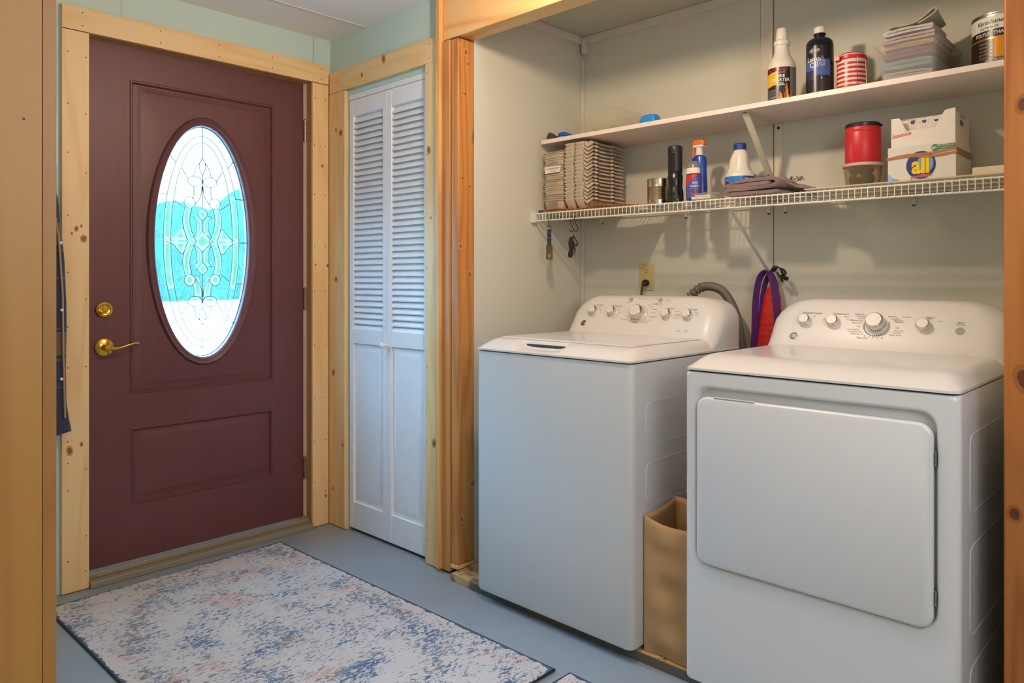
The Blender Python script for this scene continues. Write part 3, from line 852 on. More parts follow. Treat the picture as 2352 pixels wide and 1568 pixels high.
T_('Deep Fill', -1.396, 1.0645, .0055); T_('Start / Pause', -1.537, 1.0635, .0058); T_('Hold 3 Sec to Stop', -1.537, 1.058, .0042)
for k, s in enumerate(('Sensing', 'Wash', 'Rinse', 'Spin', 'Done')):
    T_(s, -1.443-k*.0185, 1.0795, .005); T_('.', -1.443-k*.0185, 1.0755, .012)
T_('Pause', -1.563, 1.0785, .005, align='LEFT'); T_('Lid Locked', -1.563, 1.0735, .005, align='LEFT')
for y, z, s in ((-1.487, 1.056, 'Normal'), (-1.503, 1.0505, 'Light')): T_(s, y, z, .0056, align='LEFT')
T_('Cottons', -1.508, 1.0605, .0064, 1, align='LEFT')
for z, s, y in ((1.041, 'Delicates', -1.514), (1.028, 'Casuals', -1.516), (1.013, 'Speed Wash', -1.512), (1.001, 'Drain & Spin', -1.497)): T_(s, y, z, .0056, align='LEFT')
T_('Active Wear', -1.484, .993, .0056, align='LEFT'); T_('Bulky Items', -1.455, .990, .0056)
for z, s, y in ((1.033, 'Whites', -1.428), (1.026, 'Hot', -1.428), (1.010, 'Towels', -1.426), (1.000, 'Towels / Sheets', -1.424), (.994, 'Jeans', -1.438)): T_(s, y, z, .0056, align='RIGHT')
for yc in (-1.246, -1.337, -1.675):
    for k, s in enumerate(('Small', 'Medium', 'Large')):
        T_(s, yc-.016-.006*k, 1.041-.008*k, .005, align='LEFT')
for k, s in enumerate(('Cold', 'Cool', 'Warm')): T_(s, -1.337-.019+.004*k, 1.016-.007*k, .005, align='LEFT')
T_('Extra Rinse', -1.613, 1.036, .005, align='LEFT'); T_('2nd Rinse', -1.616, 1.027, .005, align='LEFT'); T_('Fabric Softener', -1.616, 1.021, .0046, align='LEFT'); T_('Super Soak', -1.615, 1.012, .005, align='LEFT')
T_('infusor', -1.655, .9675, .0064, shear=.3)
f = console_map(-1.686, .968); m.tube([f(.005*math.cos(j*PI/8), .004*math.sin(j*PI/8)) for j in range(16)], .0004, 4, 0, closed=True)
f = console_map(-1.462, 1.021)
for k in range(22):
    a = math.radians(-95 + 330*k/22); 
    if abs((math.degrees(a)+360) % 360 - 180) < 30: continue
    r0, r1 = .0352, .0372
    m.add([f(r0*math.cos(a), r0*math.sin(a)), f(r1*math.cos(a), r1*math.sin(a)), f(r1*math.cos(a+.11), r1*math.sin(a+.11)), f(r0*math.cos(a+.11), r0*math.sin(a+.11))], [(0,1,2,3)], 1 if 45 < math.degrees(a) < 70 else 0)
split_text(m, [ink, ink_blue], wash, (-1.262, -1.352, -1.462, -1.606, -1.695))

# --- dryer
DY0, DY1 = -2.6585, -1.981; DYC = -2.318
dry = thing('clothes_dryer', (.24, DYC, .029), 'white front-loading clothes dryer at the right end of the alcove', 'clothes dryer')
def rz(y0, y1, z0, z1, r, x, n=8):
    return [(x, p[0], p[1]) for p in rrect(y0, y1, z0, z1, r, 0, n)]
m = MB()
m.loft([rrect(-.0849, .58, DY0+.0005, DY1-.0005, .0012, z, 8) for z in (.036, .898)])
def ringA(r, x, d=0): return rz(DY0+d, DY1-d, .036+d*.5, .898-d*.3, max(.004, r), x)
def ringH(x, d=0): return rz(-2.6185+d, -2.0120-d, .366+d, .862-d, .042-d*.5, x)
m.loft([ringA(.004, -.085), ringA(.006, -.094), ringA(.010, -.1015, .0022), ringA(.012, -.1072, .007), ringA(.012, -.1095, .013), ringA(.012, -.1095, .016), ringH(-.1095, -.003), ringH(-.1095), ringH(-.108, .003), ringH(-.103, .006), ringH(-.0855, .010)], cap0=False, cap1=False)
m.loft([rrect(-.100, .575, DY0+.006, DY1-.006, .01, z, 8) for z in (.8975, .902)], 1)
for z0, z1 in ((.62, .80), (.34, .545), (.09, .27)): emboss(m, DY0+.0005, -.02, .50, z0, z1)
for y in (DY0+.06, DY1-.06):
    for x in (-.05, .52): m.lathe([(.018, .029), (.018, .037)], x, y, 16, 1)
build('cabinet', m, [enamel, gasket], dry, smooth=38)
deck('top_deck', dry, DY0, DY1, -.1115, .58, h=.042)
console_body('console', dry, DYC, .3385, .58)
m = MB()
def ringD(x, d=0): return rz(-2.6075+d, -2.0235-d, .374+d, .8320-d, .032-d*.6, x)
m.loft([ringD(-.088, .004), ringD(-.105), ringD(-.116), ringD(-.1195, .002), ringD(-.1215, .006)])
m.box(-.1213, -.112, -2.19, -2.075, .8322, .8345)
dd = build('dryer_door', m, enamel, dry, smooth=38)
for z in (.755, .445):
    m = MB(); m.box(-.108, -.0875, -2.6135, -2.6085, z-.018, z+.018)
    for k in (-1, 0, 1): m.lathe([(.0022, z+k*.011-.0045), (.0022, z+k*.011+.0045)], -.110, -2.6115, 8)
    build('door_hinge', m, steel, dd, smooth=40)
m = MB(); m.box(-.0868, -.0856, -2.6145, -2.6082, .40, .80)
build('hinge_gap', m, gasket, dd, smooth=0)
for y, z in ((-2.102, 1.018), (-2.190, 1.018), (-2.447, 1.016)): knob(dry, y, z, .0188)
knob(dry, -2.318, 1.016, .0275, .036, 'cycle_knob')
badge(dry, -2.075, .972)
m = MB(); f = console_map(-2.539, 1.008, 0)
m.loft([[tuple(Vector(f(.0115*math.cos(2*PI*j/20), .0115*math.sin(2*PI*j/20))) + Vector((-math.cos(SL), 0, math.sin(SL)))*h) for j in range(20)] for h in (-.002, .0018)])
build('start_button', m, plain('green_grey_button', srgb(140, 150, 136), .4), dry, bevel=.0006)
m = MB()
T_('Extended Tumble', -2.118, 1.045, .0088); T_('Temperature', -2.207, 1.045, .0088); T_('Signal', -2.459, 1.042, .0092)
T_('Start', -2.539, 1.030, .0092); T_('Hold to Start', -2.539, 1.0245, .005)
T_('On', -2.124, 1.035, .0052, align='LEFT'); T_('Off', -2.092, 1.041, .0048)
T_('Low', -2.163, 1.030, .0052); T_('Air Fluff', -2.163, 1.026, .0044); T_('Medium', -2.218, 1.037, .005, align='LEFT'); T_('No Heat', -2.228, 1.028, .005, align='LEFT'); T_('High', -2.19, 1.0395, .005)
T_('Loud', -2.480, 1.033, .0052, align='LEFT'); T_('Low', -2.459, 1.037, .0045)
T_('Cottons', -2.262, 1.0465, .0082, 1)
for z, s, y in ((1.0405, 'Extended Dry', -2.290), (1.034, 'Less Dry', -2.282), (1.027, 'Optimum Dry', -2.276), (1.0195, 'More Dry', -2.272), (1.009, 'Off', -2.270), (1.000, 'Quick Fluff 20', -2.272), (.9935, 'Dewrinkle 20', -2.277), (.987, 'Damp Dry 30', -2.284)): T_(s, y, z, .0064, align='RIGHT')
T_('Time Dry', -2.283, .9765, .0082)
for k, s in enumerate(('40', '50', '60', '70', '80')): T_(s, -2.290-.0125*k, .9805-.001*k+(.002 if k in (0, 4) else 0), .0056)
for z, s, y in ((1.0415, 'More Dry', -2.345), (1.035, 'Less Dry', -2.356), (1.0305, 'Easy Care', -2.364), (1.026, 'Delicates', -2.368), (1.009, 'Off', -2.372), (1.001, 'More Dry', -2.370), (.995, 'Less Dry', -2.366), (.9885, 'Energy Saver', -2.358)): T_(s, y, z, .0062, align='LEFT')
T_('Casuals', -2.396, 1.0420, .0080, 2)
f = console_map(-2.318, 1.014)
for k in range(26):
    a = math.radians(150 + 235*k/26); r0, r1 = .0335, .0375
    m.add([f(r0*math.cos(a), r0*math.sin(a)), f(r1*math.cos(a), r1*math.sin(a)), f(r1*math.cos(a+.10), r1*math.sin(a+.10)), f(r0*math.cos(a+.10), r0*math.sin(a+.10))], [(0,1,2,3)], 0 if k < 17 else 2)
split_text(m, [ink, ink_blue, plain('pale_ink', srgb(170, 156, 146), .6)], dry, (-2.112, -2.200, -2.320, -2.464, -2.539))

# --- drain hose behind the washer
hose_m = plain('grey_rubber_hose', srgb(104, 98, 88), .6)
m = MB()
def catmull(P, n):
    out = []; Q = [P[0]] + list(P) + [P[-1]]
    for i in range(1, len(Q)-2):
        for k in range(n):
            t = k/n; p0, p1, p2, p3 = [Vector(q) for q in Q[i-1:i+3]]
            out.append(.5*((2*p1) + (-p0+p2)*t + (2*p0-5*p1+4*p2-p3)*t*t + (-p0+3*p1-3*p2+p3)*t**3))
    out.append(Vector(P[-1])); return out
HP = [(.615, -1.525, .70), (.62, -1.545, .95), (.625, -1.560, 1.06), (.63, -1.585, 1.105), (.64, -1.63, 1.128), (.65, -1.685, 1.115), (.655, -1.725, 1.065), (.655, -1.755, .985), (.655, -1.772, .86), (.655, -1.778, .70)]
pts = catmull(HP, 30); L_ = 0; rads = []
for i, p in enumerate(pts):
    if i: L_ += (p-pts[i-1]).length
    if i < 30*3+20: rads.append(.0165 + .0035*math.sin(L_*2*PI/.017))
    else: rads.append(.0165 + .0009*math.sin(i*PI/1.0) if False else .0168 + (.0008 if i % 2 else -.0008))
m.tube(pts, rads, 14)
hose = build('drain_hose', m, hose_m, None, smooth=80, origin=(.63, -1.65, .9))
tag(hose, 'grey corrugated drain hose arching behind the white washing machine', 'hose')

# --- paper bag
kraft = NT('brown_kraft_paper'); c = kraft.coord()
kraft.set(col=kraft.mix(kraft.noise(c, 9, 4), srgb(188, 154, 112), srgb(164, 130, 88)), rough=.8)
kraft.bump(kraft.math('ADD', kraft.noise(c, 9, 2, .5, .2), kraft.math('MULTIPLY', kraft.noise(c, 120, 2), .1)), .35, .006)
m = MB()
BX0, BX1, BY0, BY1, BZ = -.048, .13, -1.966, -1.806, .030
NXb = 14
def bagring(z, k):
    pts = []
    N = 12
    for s in range(4):
        for i in range(N):
            t = i/N
            if s == 0: x, y = BX0, BY1+(BY0-BY1)*t
            elif s == 1: x, y = BX0+(BX1-BX0)*t, BY0
            elif s == 2: x, y = BX1, BY0+(BY1-BY0)*t
            else: x, y = BX1+(BX0-BX1)*t, BY1
            bow = math.sin(PI*t)
            w = .006*math.sin(z*23+t*5+s)+.004*math.sin(z*61+s*2)
            if s == 0: x += w*bow + .010*bow*max(0, (z-.2)/.25)
            if s == 2: x -= w*bow
            if s == 1: y += .020*bow*(z-.03)/.4 + w*.3*bow
            if s == 3: y -= .004*bow
            zz = z
            if z > .30: zz = z + min(1, (z-.30)/.125)*(.008 - .014*math.sin(t*PI)*(1 if s == 0 else .4) + (.02*t if s == 1 else 0) + (.02 if s == 2 else 0) + (.02*(1-t) if s == 3 else 0) - (.016*t if s == 0 else 0) - (.016*(1-t) if s==1 else 0))
            pts.append((x, y, zz))
    return pts
rings = [bagring(BZ + (.432-BZ)*i/22, i) for i in range(23)]
m.loft(rings, cap0=True, cap1=False)
bag = build('paper_bag', m, kraft.m, None, smooth=25, solid=.0012, origin=(.04, -1.885, BZ))
tag(bag, 'open brown paper grocery bag standing between washer and dryer', 'bag')

# ------------------------------------------------------------------ rugs
def rug_mat(name, hx, hy, seed):
    t = NT(name)
    tc = t.n('ShaderNodeTexCoord'); sp = t.n('ShaderNodeSeparateXYZ'); t.l(tc.outputs['Object'], sp.inputs[0])
    ax = t.math('ABSOLUTE', sp.outputs[0]); ay = t.math('ABSOLUTE', sp.outputs[1])
    c1 = t.coord((48, 105, 1), (seed, seed, 0)); c2 = t.coord((6, 10, 1), (seed*2, 0, 0)); c3 = t.coord((110, 210, 1), (0, seed, 0))
    fine = t.noise(c1, 1.0, 4, .65, .8); region = t.noise(c2, 1.0, 2, .5); tiny = t.noise(c3, 1.0, 2, .6)
    # central medallion band: concentric, worn
    d = t.math('SQRT', t.math('ADD', t.math('POWER', t.math('DIVIDE', ax, hx), 2.0), t.math('POWER', t.math('DIVIDE', ay, hy), 2.0)))
    med = t.math('SINE', t.math('MULTIPLY', d, 17.0))
    swirl = t.math('SINE', t.math('ADD', t.math('MULTIPLY', ax, 55.0), t.math('MULTIPLY', t.math('SINE', t.math('MULTIPLY', ay, 40.0)), 1.6)))
    thr = t.math('ADD', .525, t.math('MULTIPLY', t.math('SUBTRACT', region, .5), -.30))
    thr = t.math('SUBTRACT', thr, t.math('MULTIPLY', med, .028)); thr = t.math('SUBTRACT', thr, t.math('MULTIPLY', swirl, .012))
    edge = t.math('MAXIMUM', t.math('DIVIDE', ax, hx), t.math('DIVIDE', ay, hy))
    mark = t.n('ShaderNodeMapRange'); t.l(t.math('SUBTRACT', t.math('ADD', t.math('MULTIPLY', fine, .8), t.math('MULTIPLY', tiny, .2)), thr), mark.inputs[0])
    mark.inputs['From Min'].default_value = 0; mark.inputs['From Max'].default_value = .035
    hue = t.noise(t.coord((4.5, 7, 1), (3.3, seed, 0)), 1.0, 3, .6)
    inkc = t.ramp(hue, [(0, srgb(58, 78, 104)), (.44, srgb(62, 92, 128)), (.5, srgb(104, 122, 140)), (.58, srgb(120, 104, 104)), (.62, srgb(196, 150, 136)), (.67, srgb(190, 142, 128)), (.71, srgb(78, 96, 118)), (1, srgb(60, 76, 100))])
    base = t.mix(t.noise(t.coord((3, 3, 1)), 1.0, 3), srgb(206, 195, 188), srgb(188, 179, 175))
    col = t.mix(mark.outputs[0], base, inkc)
    wob = t.math('MULTIPLY', t.math('SUBTRACT', t.noise(t.coord((40, 40, 1)), 1.0, 2), .5), .035)
    dist_x = t.math('SUBTRACT', hx, ax); dist_y = t.math('SUBTRACT', hy, ay)
    de = t.math('MINIMUM', dist_x, dist_y)
    bd = t.math('LESS_THAN', t.math('ADD', de, wob), .006)
    col = t.mix(bd, col, srgb(62, 78, 102))
    t.set(col=col, rough=.95, sheen=.2)
    t.bump(t.math('ADD', t.noise(t.coord((300, 300, 300)), 1.0, 2), t.math('MULTIPLY', mark.outputs[0], -.5)), .5, .002)
    return t.m
def rug(name, cx, cy, hx, hy, rot, label, group, seed):
    m = MB(); z1 = .0085
    def fz(x, y): return z1 + .0006*math.sin(x*9+y*4)
    m.loft([[(sx*(hx+o)*1.0 if abs(sx) == 1 else 0, sy*(hy+o), z) for sx, sy in ((-1, -1), (1, -1), (1, 1), (-1, 1))] for o, z in ((-.001, 0.0008), (0, .003), (0, .006), (-.003, z1))])
    o = build(name, m, rug_mat(name+'_pile_%g' % seed, hx, hy, seed), None, smooth=0)
    o.location = (cx, cy, 0); o.rotation_euler = (0, 0, rot)
    # bound edge
    o2 = MB()
    o2.tube([(-hx, -hy, .005), (hx, -hy, .005), (hx, hy, .005), (-hx, hy, .005)], .0045, 6, closed=True)
    e = build('bound_edge', o2, plain('navy_rug_binding', srgb(58, 68, 88), .9), None, smooth=60); e.parent = o
    e['label'] = 'navy bound edge'
    return tag(o, label, 'rug', group)
rug('area_rug', -.748, -.886, .446, .775, math.radians(1.0), 'faded cream area rug with blue and rust pattern in front of the burgundy door', None, 1.7)
rug('area_rug', -.728, -2.232, .446, .54, math.radians(-1.0), 'second cream and blue rug, only its corner showing at the bottom edge', None, 6.1)

# ------------------------------------------------------------------ shelves
ZS = 1.7555
sh = thing('wall_shelf', (.6, -1.82, 1.7375), 'long white melamine board shelf high on the alcove back wall', 'shelf')
m = MB(); m.box(.450, .7530, -2.718, -.945, 1.738, ZS)
build('shelf_board', m, white_shelf, sh, bevel=.0012)
m = MB()
# folded strut: flange on the wall, flange under the board, brace between
m.box(.7515, .7538, -1.884, -1.852, 1.55, 1.7375)
m.box(.465, .7514, -1.884, -1.856, 1.7350, 1.7375)
a, b = Vector((.478, -1.872, 1.728)), Vector((.745, -1.866, 1.470))
m.box(.7515, .7538, -1.882, -1.852, 1.45, 1.5499)
dr = (b-a).normalized(); nn = Vector((0, 1, 0)); uu = dr.cross(nn)
rings = [[tuple(p + nn*s*.012 + uu*q) for s, q in ((-1, 0), (-1, .005), (-.8, .006), (.8, .006), (1, .005), (1, 0), (.8, .003), (-.8, .003))] for p in (a, b)]
m.loft(rings)
br = build('shelf_bracket', m, plain('cream_painted_steel', srgb(214, 204, 180), .4), sh, smooth=30)
m = MB(); m.lathe([(.005, 1.7335), (.005, 1.735)], .470, -1.873, 12)
build('bracket_screw', m, plain('black_screw', srgb(34, 30, 28), .5), br, smooth=40); m = MB()
rings = [[(x, -1.868+r*math.cos(2*PI*j/12), 1.722+r*math.sin(2*PI*j/12)) for j in range(12)] for r, x in ((.0055, .7514), (.0055, .749), (.003, .748))]
m.loft(rings); build('bracket_screw', m, bpy.data.materials['black_screw'], br, smooth=40)

WS = 1.437   # top of the wire deck
wsf = thing('wire_shelf', (.58, -1.82, 1.405), 'long white vinyl-coated wire shelf below the board shelf', 'shelf')
m = MB(); YA, YB = -.948, -2.716; SAG = lambda y: -.010*((YA-y)/(YA-YB)) 
m.tube([(.410, YA, 1.4345), (.410, YB, 1.4345-.006)], .0028, 8)
m.tube([(.410, YA, 1.4045), (.410, YB, 1.4045-.010)], .0032, 8)
build('front_rails', m, wire_white, wsf, smooth=60)
m = MB(); n = 94
for i in range(n+1):
    y = YA - .006 - i*(YA-YB-.012)/n; s = -.006*(i/n)
    m.tube([(.4065, y, 1.4035+s*1.6), (.4065, y, 1.434+s), (.4085, y, 1.4372+s), (.4135, y, 1.4385+s), (.745, y, 1.4385+s)], .0014, 5)
build('cross_wires', m, wire_white, wsf, smooth=60)
m = MB()
for x in (.52, .63, .740): m.tube([(x, YA, 1.4345), (x, YB, 1.4285)], .0028, 8)
build('deck_rails', m, wire_white, wsf, smooth=60)
m = MB(); m.box(.396, .425, -.9485, -.9305, 1.397, 1.442); m.box(.399, .422, -.9335, -.9305, 1.442, 1.456)
build('end_bracket', m, plastic_w, wsf, bevel=.003)
# wall clips along the back wall
scr = plain('dull_screw_head', srgb(110, 96, 80), .4, .7)
for y, z in ((-1.045, 1.4225), (-1.475, 1.4225), (-1.83, 1.418), (-1.895, 1.418), (-2.33, 1.415)):
    m = MB(); m.box(.747, .7545, y-.006, y+.006, z-.012, z+.006)
    rings = [[(x, y+r*math.cos(2*PI*j/10), z-.014+r*math.sin(2*PI*j/10)) for j in range(10)] for r, x in ((.006, .7545), (.006, .752), (.003, .751))]
    m.box(.7525, .7546, y-.006, y+.006, z-.022, z-.0121)
    m.loft(rings, 1)
    build('wall_clip', m, [wire_white, scr], wsf, smooth=35)
m = MB()
a, b = Vector((.413, -1.842, 1.406)), Vector((.748, -1.858, 1.140))
dr = (b-a).normalized(); nn = Vector((0, 1, 0)); uu = dr.cross(nn)
m.loft([[tuple(p + nn*s*w + uu*q) for s, q in ((-1, -.003), (-1, .003), (1, .003), (1, -.003))] for p, w in ((a, .007), (a+dr*.03, .0062), (b-dr*.02, .0062), (b, .008))])
rings = [[(.7475-h, -1.858+.004*math.cos(2*PI*j/10), 1.146+.004*math.sin(2*PI*j/10)) for j in range(10)] for h in (-.004, .004)]
build('diagonal_brace', m, plain('grey_white_brace', srgb(196, 196, 186), .45), wsf, bevel=.0012)
# clear plastic liner on the right half of the deck
def clear_mat(name, tint, op, rough=.1):
    t = NT(name); t.t.nodes.remove(t.b)
    tr = t.n('ShaderNodeBsdfTransparent'); tr.inputs[0].default_value = (*tint, 1)
    df = t.n('ShaderNodeBsdfPrincipled'); df.inputs['Base Color'].default_value = (*tint, 1); df.inputs['Roughness'].default_value = rough
    mx = t.n('ShaderNodeMixShader')
    lw = t.n('ShaderNodeLayerWeight'); lw.inputs[0].default_value = .35
    t.l(t.math('MULTIPLY_ADD', lw.outputs['Facing'], .16, op, clamp=True), mx.inputs[0])
    tr.inputs[0].default_value = (*[c**.25 for c in tint], 1)
    t.l(tr.outputs[0], mx.inputs[1]); t.l(df.outputs[0], mx.inputs[2]); t.l(mx.outputs[0], t.o.inputs[0]); return t.m
m = MB(); m.box(.425, .735, -2.714, -2.098, 1.4405-.0003, 1.4450)
li = build('shelf_liner', m, clear_mat('frosted_liner', srgb(226, 216, 190), .55, .3), None, bevel=.001, origin=(.58, -2.4, 1.440))
tag(li, 'frosted plastic shelf liner sheet on the right half of the wire shelf', 'shelf liner')
m = MB()
def mat_fn(u, v):
    x = .418 + .24*u; y = -.972 - .440*v
    e = 1 if v > .97 or v < .02 else 0
    return (x + (.006*math.sin(v*23) if u == 0 else 0), y, 1.4445 + .004*abs(math.sin(v*7.0+u*2)) + .010*max(0, (v-.85)/.15)*(1-abs(2*((v-.85)/.15)-1) if v > .85 else 0) + .003*math.sin(u*5+v*11))
m.grid(mat_fn, 16, 60)
pad = NT('orange_brown_kraft'); c = pad.coord(); pad.set(col=pad.mix(pad.noise(c, 30, 3), srgb(204, 142, 72), srgb(176, 112, 48)), rough=.8)
kp = build('kraft_paper_sheet', m, pad.m, None, smooth=40, solid=.0012, origin=(.53, -1.18, 1.442))
tag(kp, 'crinkled orange-brown kraft paper under the egg cartons', 'paper')

# ------------------------------------------------------------------ things on the shelves
def facing(cx, cy): return math.atan2(-3.07-cy, -1.94-cx)
def curve_map(cx, cy, R, zc, off=0.0, lift=.0008):
    th0 = facing(cx, cy) + off
    def fn(u, v):
        r = (R(zc+v) if callable(R) else R) + lift; th = th0 + u/((R(zc) if callable(R) else R)+lift)
        return (cx + r*math.cos(th), cy + r*math.sin(th), zc+v)
    return fn
def wrap(mb, cx, cy, R, z0, z1, a0, a1, mi=0, lift=.0003, nu=24, nv=4, zf=None):
    """a label patch round a bottle; a0..a1 angles from the side facing the room"""
    th0 = facing(cx, cy)
    def fn(u, v):
        z = z0 + (z1-z0)*v
        if zf: z = zf(u, v)
        r = (R(z) if callable(R) else R) + lift
        th = th0 + a0 + (a1-a0)*u
        return (cx+r*math.cos(th), cy+r*math.sin(th), z)
    mb.grid(fn, nu, nv, mi)
white_pl = plain('white_bottle_plastic', srgb(226, 218, 204), .35)
lab_black = plain('label_black', srgb(30, 26, 30), .3)
lab_white = plain('label_white', srgb(226, 222, 214), .4)
lab_yellow = plain('label_yellow', srgb(226, 176, 36), .35)
lab_red = plain('label_red', srgb(198, 34, 34), .35)
lab_orange = plain('label_orange', srgb(226, 110, 30), .35)
lab_blue = plain('label_blue', srgb(24, 120, 200), .35)
lab_navy = plain('label_navy', srgb(38, 50, 120), .35)
lab_dusk = plain('label_dusk_blue', srgb(70, 92, 160), .3)
lab_grey = plain('label_grey', srgb(120, 116, 112), .4)

# fire starter gel bottle
cx, cy = .55, -1.970
t = thing('gel_bottle', (cx, cy, ZS), 'white plastic bottle with black and flame label, leftmost of the bottles on the top shelf', 'bottle')
m = MB(); m.lathe([(.044, ZS+.0005), (.0465, ZS+.004), (.0470, ZS+.12), (.0462, ZS+.134), (.041, ZS+.147), (.030, ZS+.166), (.0255, ZS+.180), (.0225, ZS+.200), (.0225, ZS+.204), (.0265, ZS+.205), (.0265, ZS+.218), (.0225, ZS+.222), (.020, ZS+.226)], cx, cy, 40)
build('bottle_body', m, white_pl, t, smooth=35)
m = MB(); m.lathe([(.0195, ZS+.2262), (.0195, ZS+.238), (.0175, ZS+.262), (.016, ZS+.264), (.002, ZS+.2645)], cx, cy, 28)
build('cap', m, white_pl, t, smooth=35)
m = MB()
wrap(m, cx, cy, .0470, ZS+.010, ZS+.122, -1.35, .62, 0)
wrap(m, cx, cy, .0470, ZS+.052, ZS+.098, -1.35, -.28, 1, .0006, zf=lambda u, v: ZS+.055+.008*u+(.046)*v)
wrap(m, cx, cy, .0470, ZS+.010, ZS+.122, .64, 1.3, 5)
for k in range(6): wrap(m, cx, cy, .0470, ZS+.044-.0055*k, ZS+.0465-.0055*k, -1.3, -.25, 4, .0006, nv=1)
for u0, w, h, mi in ((-.05, .012, .03, 3), (.006, .018, .055, 3), (.022, .010, .030, 3), (.008, .009, .035, 1), (-.012, .008, .022, 1)):
    f = curve_map(cx, cy, .0470, ZS+.012, .22, .0007 + (.0003 if mi == 1 else 0))
    m.add([f((u0 if u0 > -.04 else -.016)+x_*w, y_*h) for x_, y_ in ((-.5, 0), (-.45, .3), (-.2, .5), (-.28, .75), (0, 1), (.12, .7), (.3, .55), (.22, .35), (.5, .2), (.45, 0))], [tuple(range(10))], mi)
def L_(s, z, size, off, mi, **kw): add_text(m, s, size, curve_map(cx, cy, .0470, z, off, .0011), mi, **kw)
L_('RUTLAND', ZS+.1125, .0150, -.33, 2, bold=.02); L_('TRUSTED SINCE 1883', ZS+.103, .0048, -.25, 6)
for k, s in enumerate(('FIRE', 'STARTER', 'GEL')): L_(s, ZS+.0905-.0135*k, .0148, -.08, 6, align='RIGHT' if False else 'CENTER', bold=.02)
L_('net 32 oz', ZS+.020, .006, -.6, 6)
build('label', m, [lab_black, lab_yellow, lab_red, lab_orange, lab_grey, lab_grey, lab_white], t, smooth=60, recalc=False)

# lamp oil bottle (flattened oval section)
cx, cy = .56, -2.096
t = thing('lamp_oil_bottle', (cx, cy, ZS), 'dark blue-black bottle with white cap between white gel bottle and striped jar', 'bottle')
def ovalR(z): return .0435
m = MB(); m.lathe([(.042, ZS+.0005), (.0435, ZS+.003), (.0435, ZS+.178), (.0415, ZS+.190), (.034, ZS+.199), (.019, ZS+.206), (.0175, ZS+.208), (.0175, ZS+.214), (.0195, ZS+.215), (.0195, ZS+.219), (.016, ZS+.220)], cx, cy, 40)
build('bottle_body', m, plain('dark_glossy_bottle', srgb(20, 26, 36), .18), t, smooth=35)
m = MB(); m.lathe([(.0185, ZS+.2202), (.0188, ZS+.236), (.017, ZS+.241), (.002, ZS+.2415)], cx, cy, 28)
build('cap', m, white_pl, t, smooth=35)
m = MB()
wrap(m, cx, cy, .0435, ZS+.012, ZS+.172, -1.3, .85, 0)
wrap(m, cx, cy, .0435, ZS+.072, ZS+.125, -1.28, .80, 1, .0006)
wrap(m, cx, cy, .0435, ZS+.058, ZS+.090, -1.28, -.28, 2, .0008)
wrap(m, cx, cy, .0435, ZS+.012, ZS+.070, -.15, .80, 5, .0006)
f = curve_map(cx, cy, .0435, ZS+.155, -.40, .0010)
m.tube([f(.0165*math.cos(2*PI*j/24), .0075*math.sin(2*PI*j/24)) for j in range(24)], .0006, 4, 3, closed=True)
def L_(s, z, size, off, mi, **kw): add_text(m, s, size, curve_map(cx, cy, .0435, z, off, .0012), mi, **kw)
L_('CROWN', ZS+.155, .0088, -.40, 3, bold=.02)
L_('Lamp', ZS+.127, .0215, -.46, 3, bold=.015); L_('Oil', ZS+.107, .0235, -.42, 3, bold=.015)
f = curve_map(cx, cy, .0435, ZS+.112, .17, .0012)
drop = [(0, .024), (.006, .008), (.009, .000), (.007, -.007), (0, -.010), (-.007, -.007), (-.009, .0), (-.006, .008)]
m.tube([f(u, v) for u, v in drop], .0008, 4, 3, closed=True); m.tube([f(u*.5, v*.5-.001) for u, v in drop], .0007, 4, 3, closed=True)
L_('ultra pure', ZS+.092, .006, .10, 4); L_('smokeless', ZS+.086, .005, .20, 4)
for k in range(4): wrap(m, cx, cy, .0435, ZS+.084-.007*k, ZS+.0846-.007*k, -1.2, -.35, 4, .0011, nv=1)
L_('64 fl oz  1.89 L', ZS+.017, .0075, -.25, 3)
m.lathe([(.0002, ZS+.0), (.0002, ZS+.0)], cx, cy, 3)
f = curve_map(cx, cy, .0435, ZS+.060, .12, .0012)
m.add([f(u, v) for u, v in ((-.0025, 0), (.0025, 0), (.001, .006), (0, .010), (-.001, .006))], [(0,1,2,3,4)], 6)
build('label', m, [lab_black, lab_dusk, plain('label_slate', srgb(40, 44, 62), .3), lab_white, lab_grey, plain('label_umber', srgb(36, 28, 28), .3), plain('flame_glow', srgb(240, 200, 130), .4)], t, smooth=60, recalc=False)

# striped jar with wire clip
cx, cy = .57, -2.195
t = thing('striped_jar', (cx, cy, ZS), 'red and white striped canister with wire bail between lamp oil bottle and towel basket', 'canister')
m = MB(); h = .118; prof = []
m.lathe([(.044, ZS+.0005), (.0455, ZS+.003), (.0455, ZS+.105), (.043, ZS+.110)], cx, cy, 40, 0)
build('jar_body', m, white_pl, t, smooth=35)
m = MB()
for k in range(7): wrap(m, cx, cy, .0455, ZS+.004+.0145*k, ZS+.0115+.0145*k, -PI, PI, 0, .0004, nu=48, nv=1)
build('stripes', m, plain('stripe_red', srgb(206, 38, 40), .3), t, smooth=60, recalc=False)
m = MB(); m.lathe([(.0445, ZS+.110), (.0465, ZS+.112), (.0465, ZS+.121), (.041, ZS+.124)], cx, cy, 40, 0); m.lathe([(.040, ZS+.1241), (.040, ZS+.1275)], cx, cy, 12, 1); m.lathe([(.0385, ZS+.1276), (.037, ZS+.1315), (.002, ZS+.132)], cx, cy, 12, 0)
th = facing(cx, cy)-.9; m.box(cx+.052*math.cos(th)-.008, cx+.052*math.cos(th)+.006, cy+.052*math.sin(th)-.008, cy+.052*math.sin(th)+.008, ZS+.108, ZS+.120)
build('jar_lid', m, [lab_red, white_pl], t, smooth=35)
m = MB(); f = curve_map(cx, cy, .0455, ZS+.06, .05, .004)
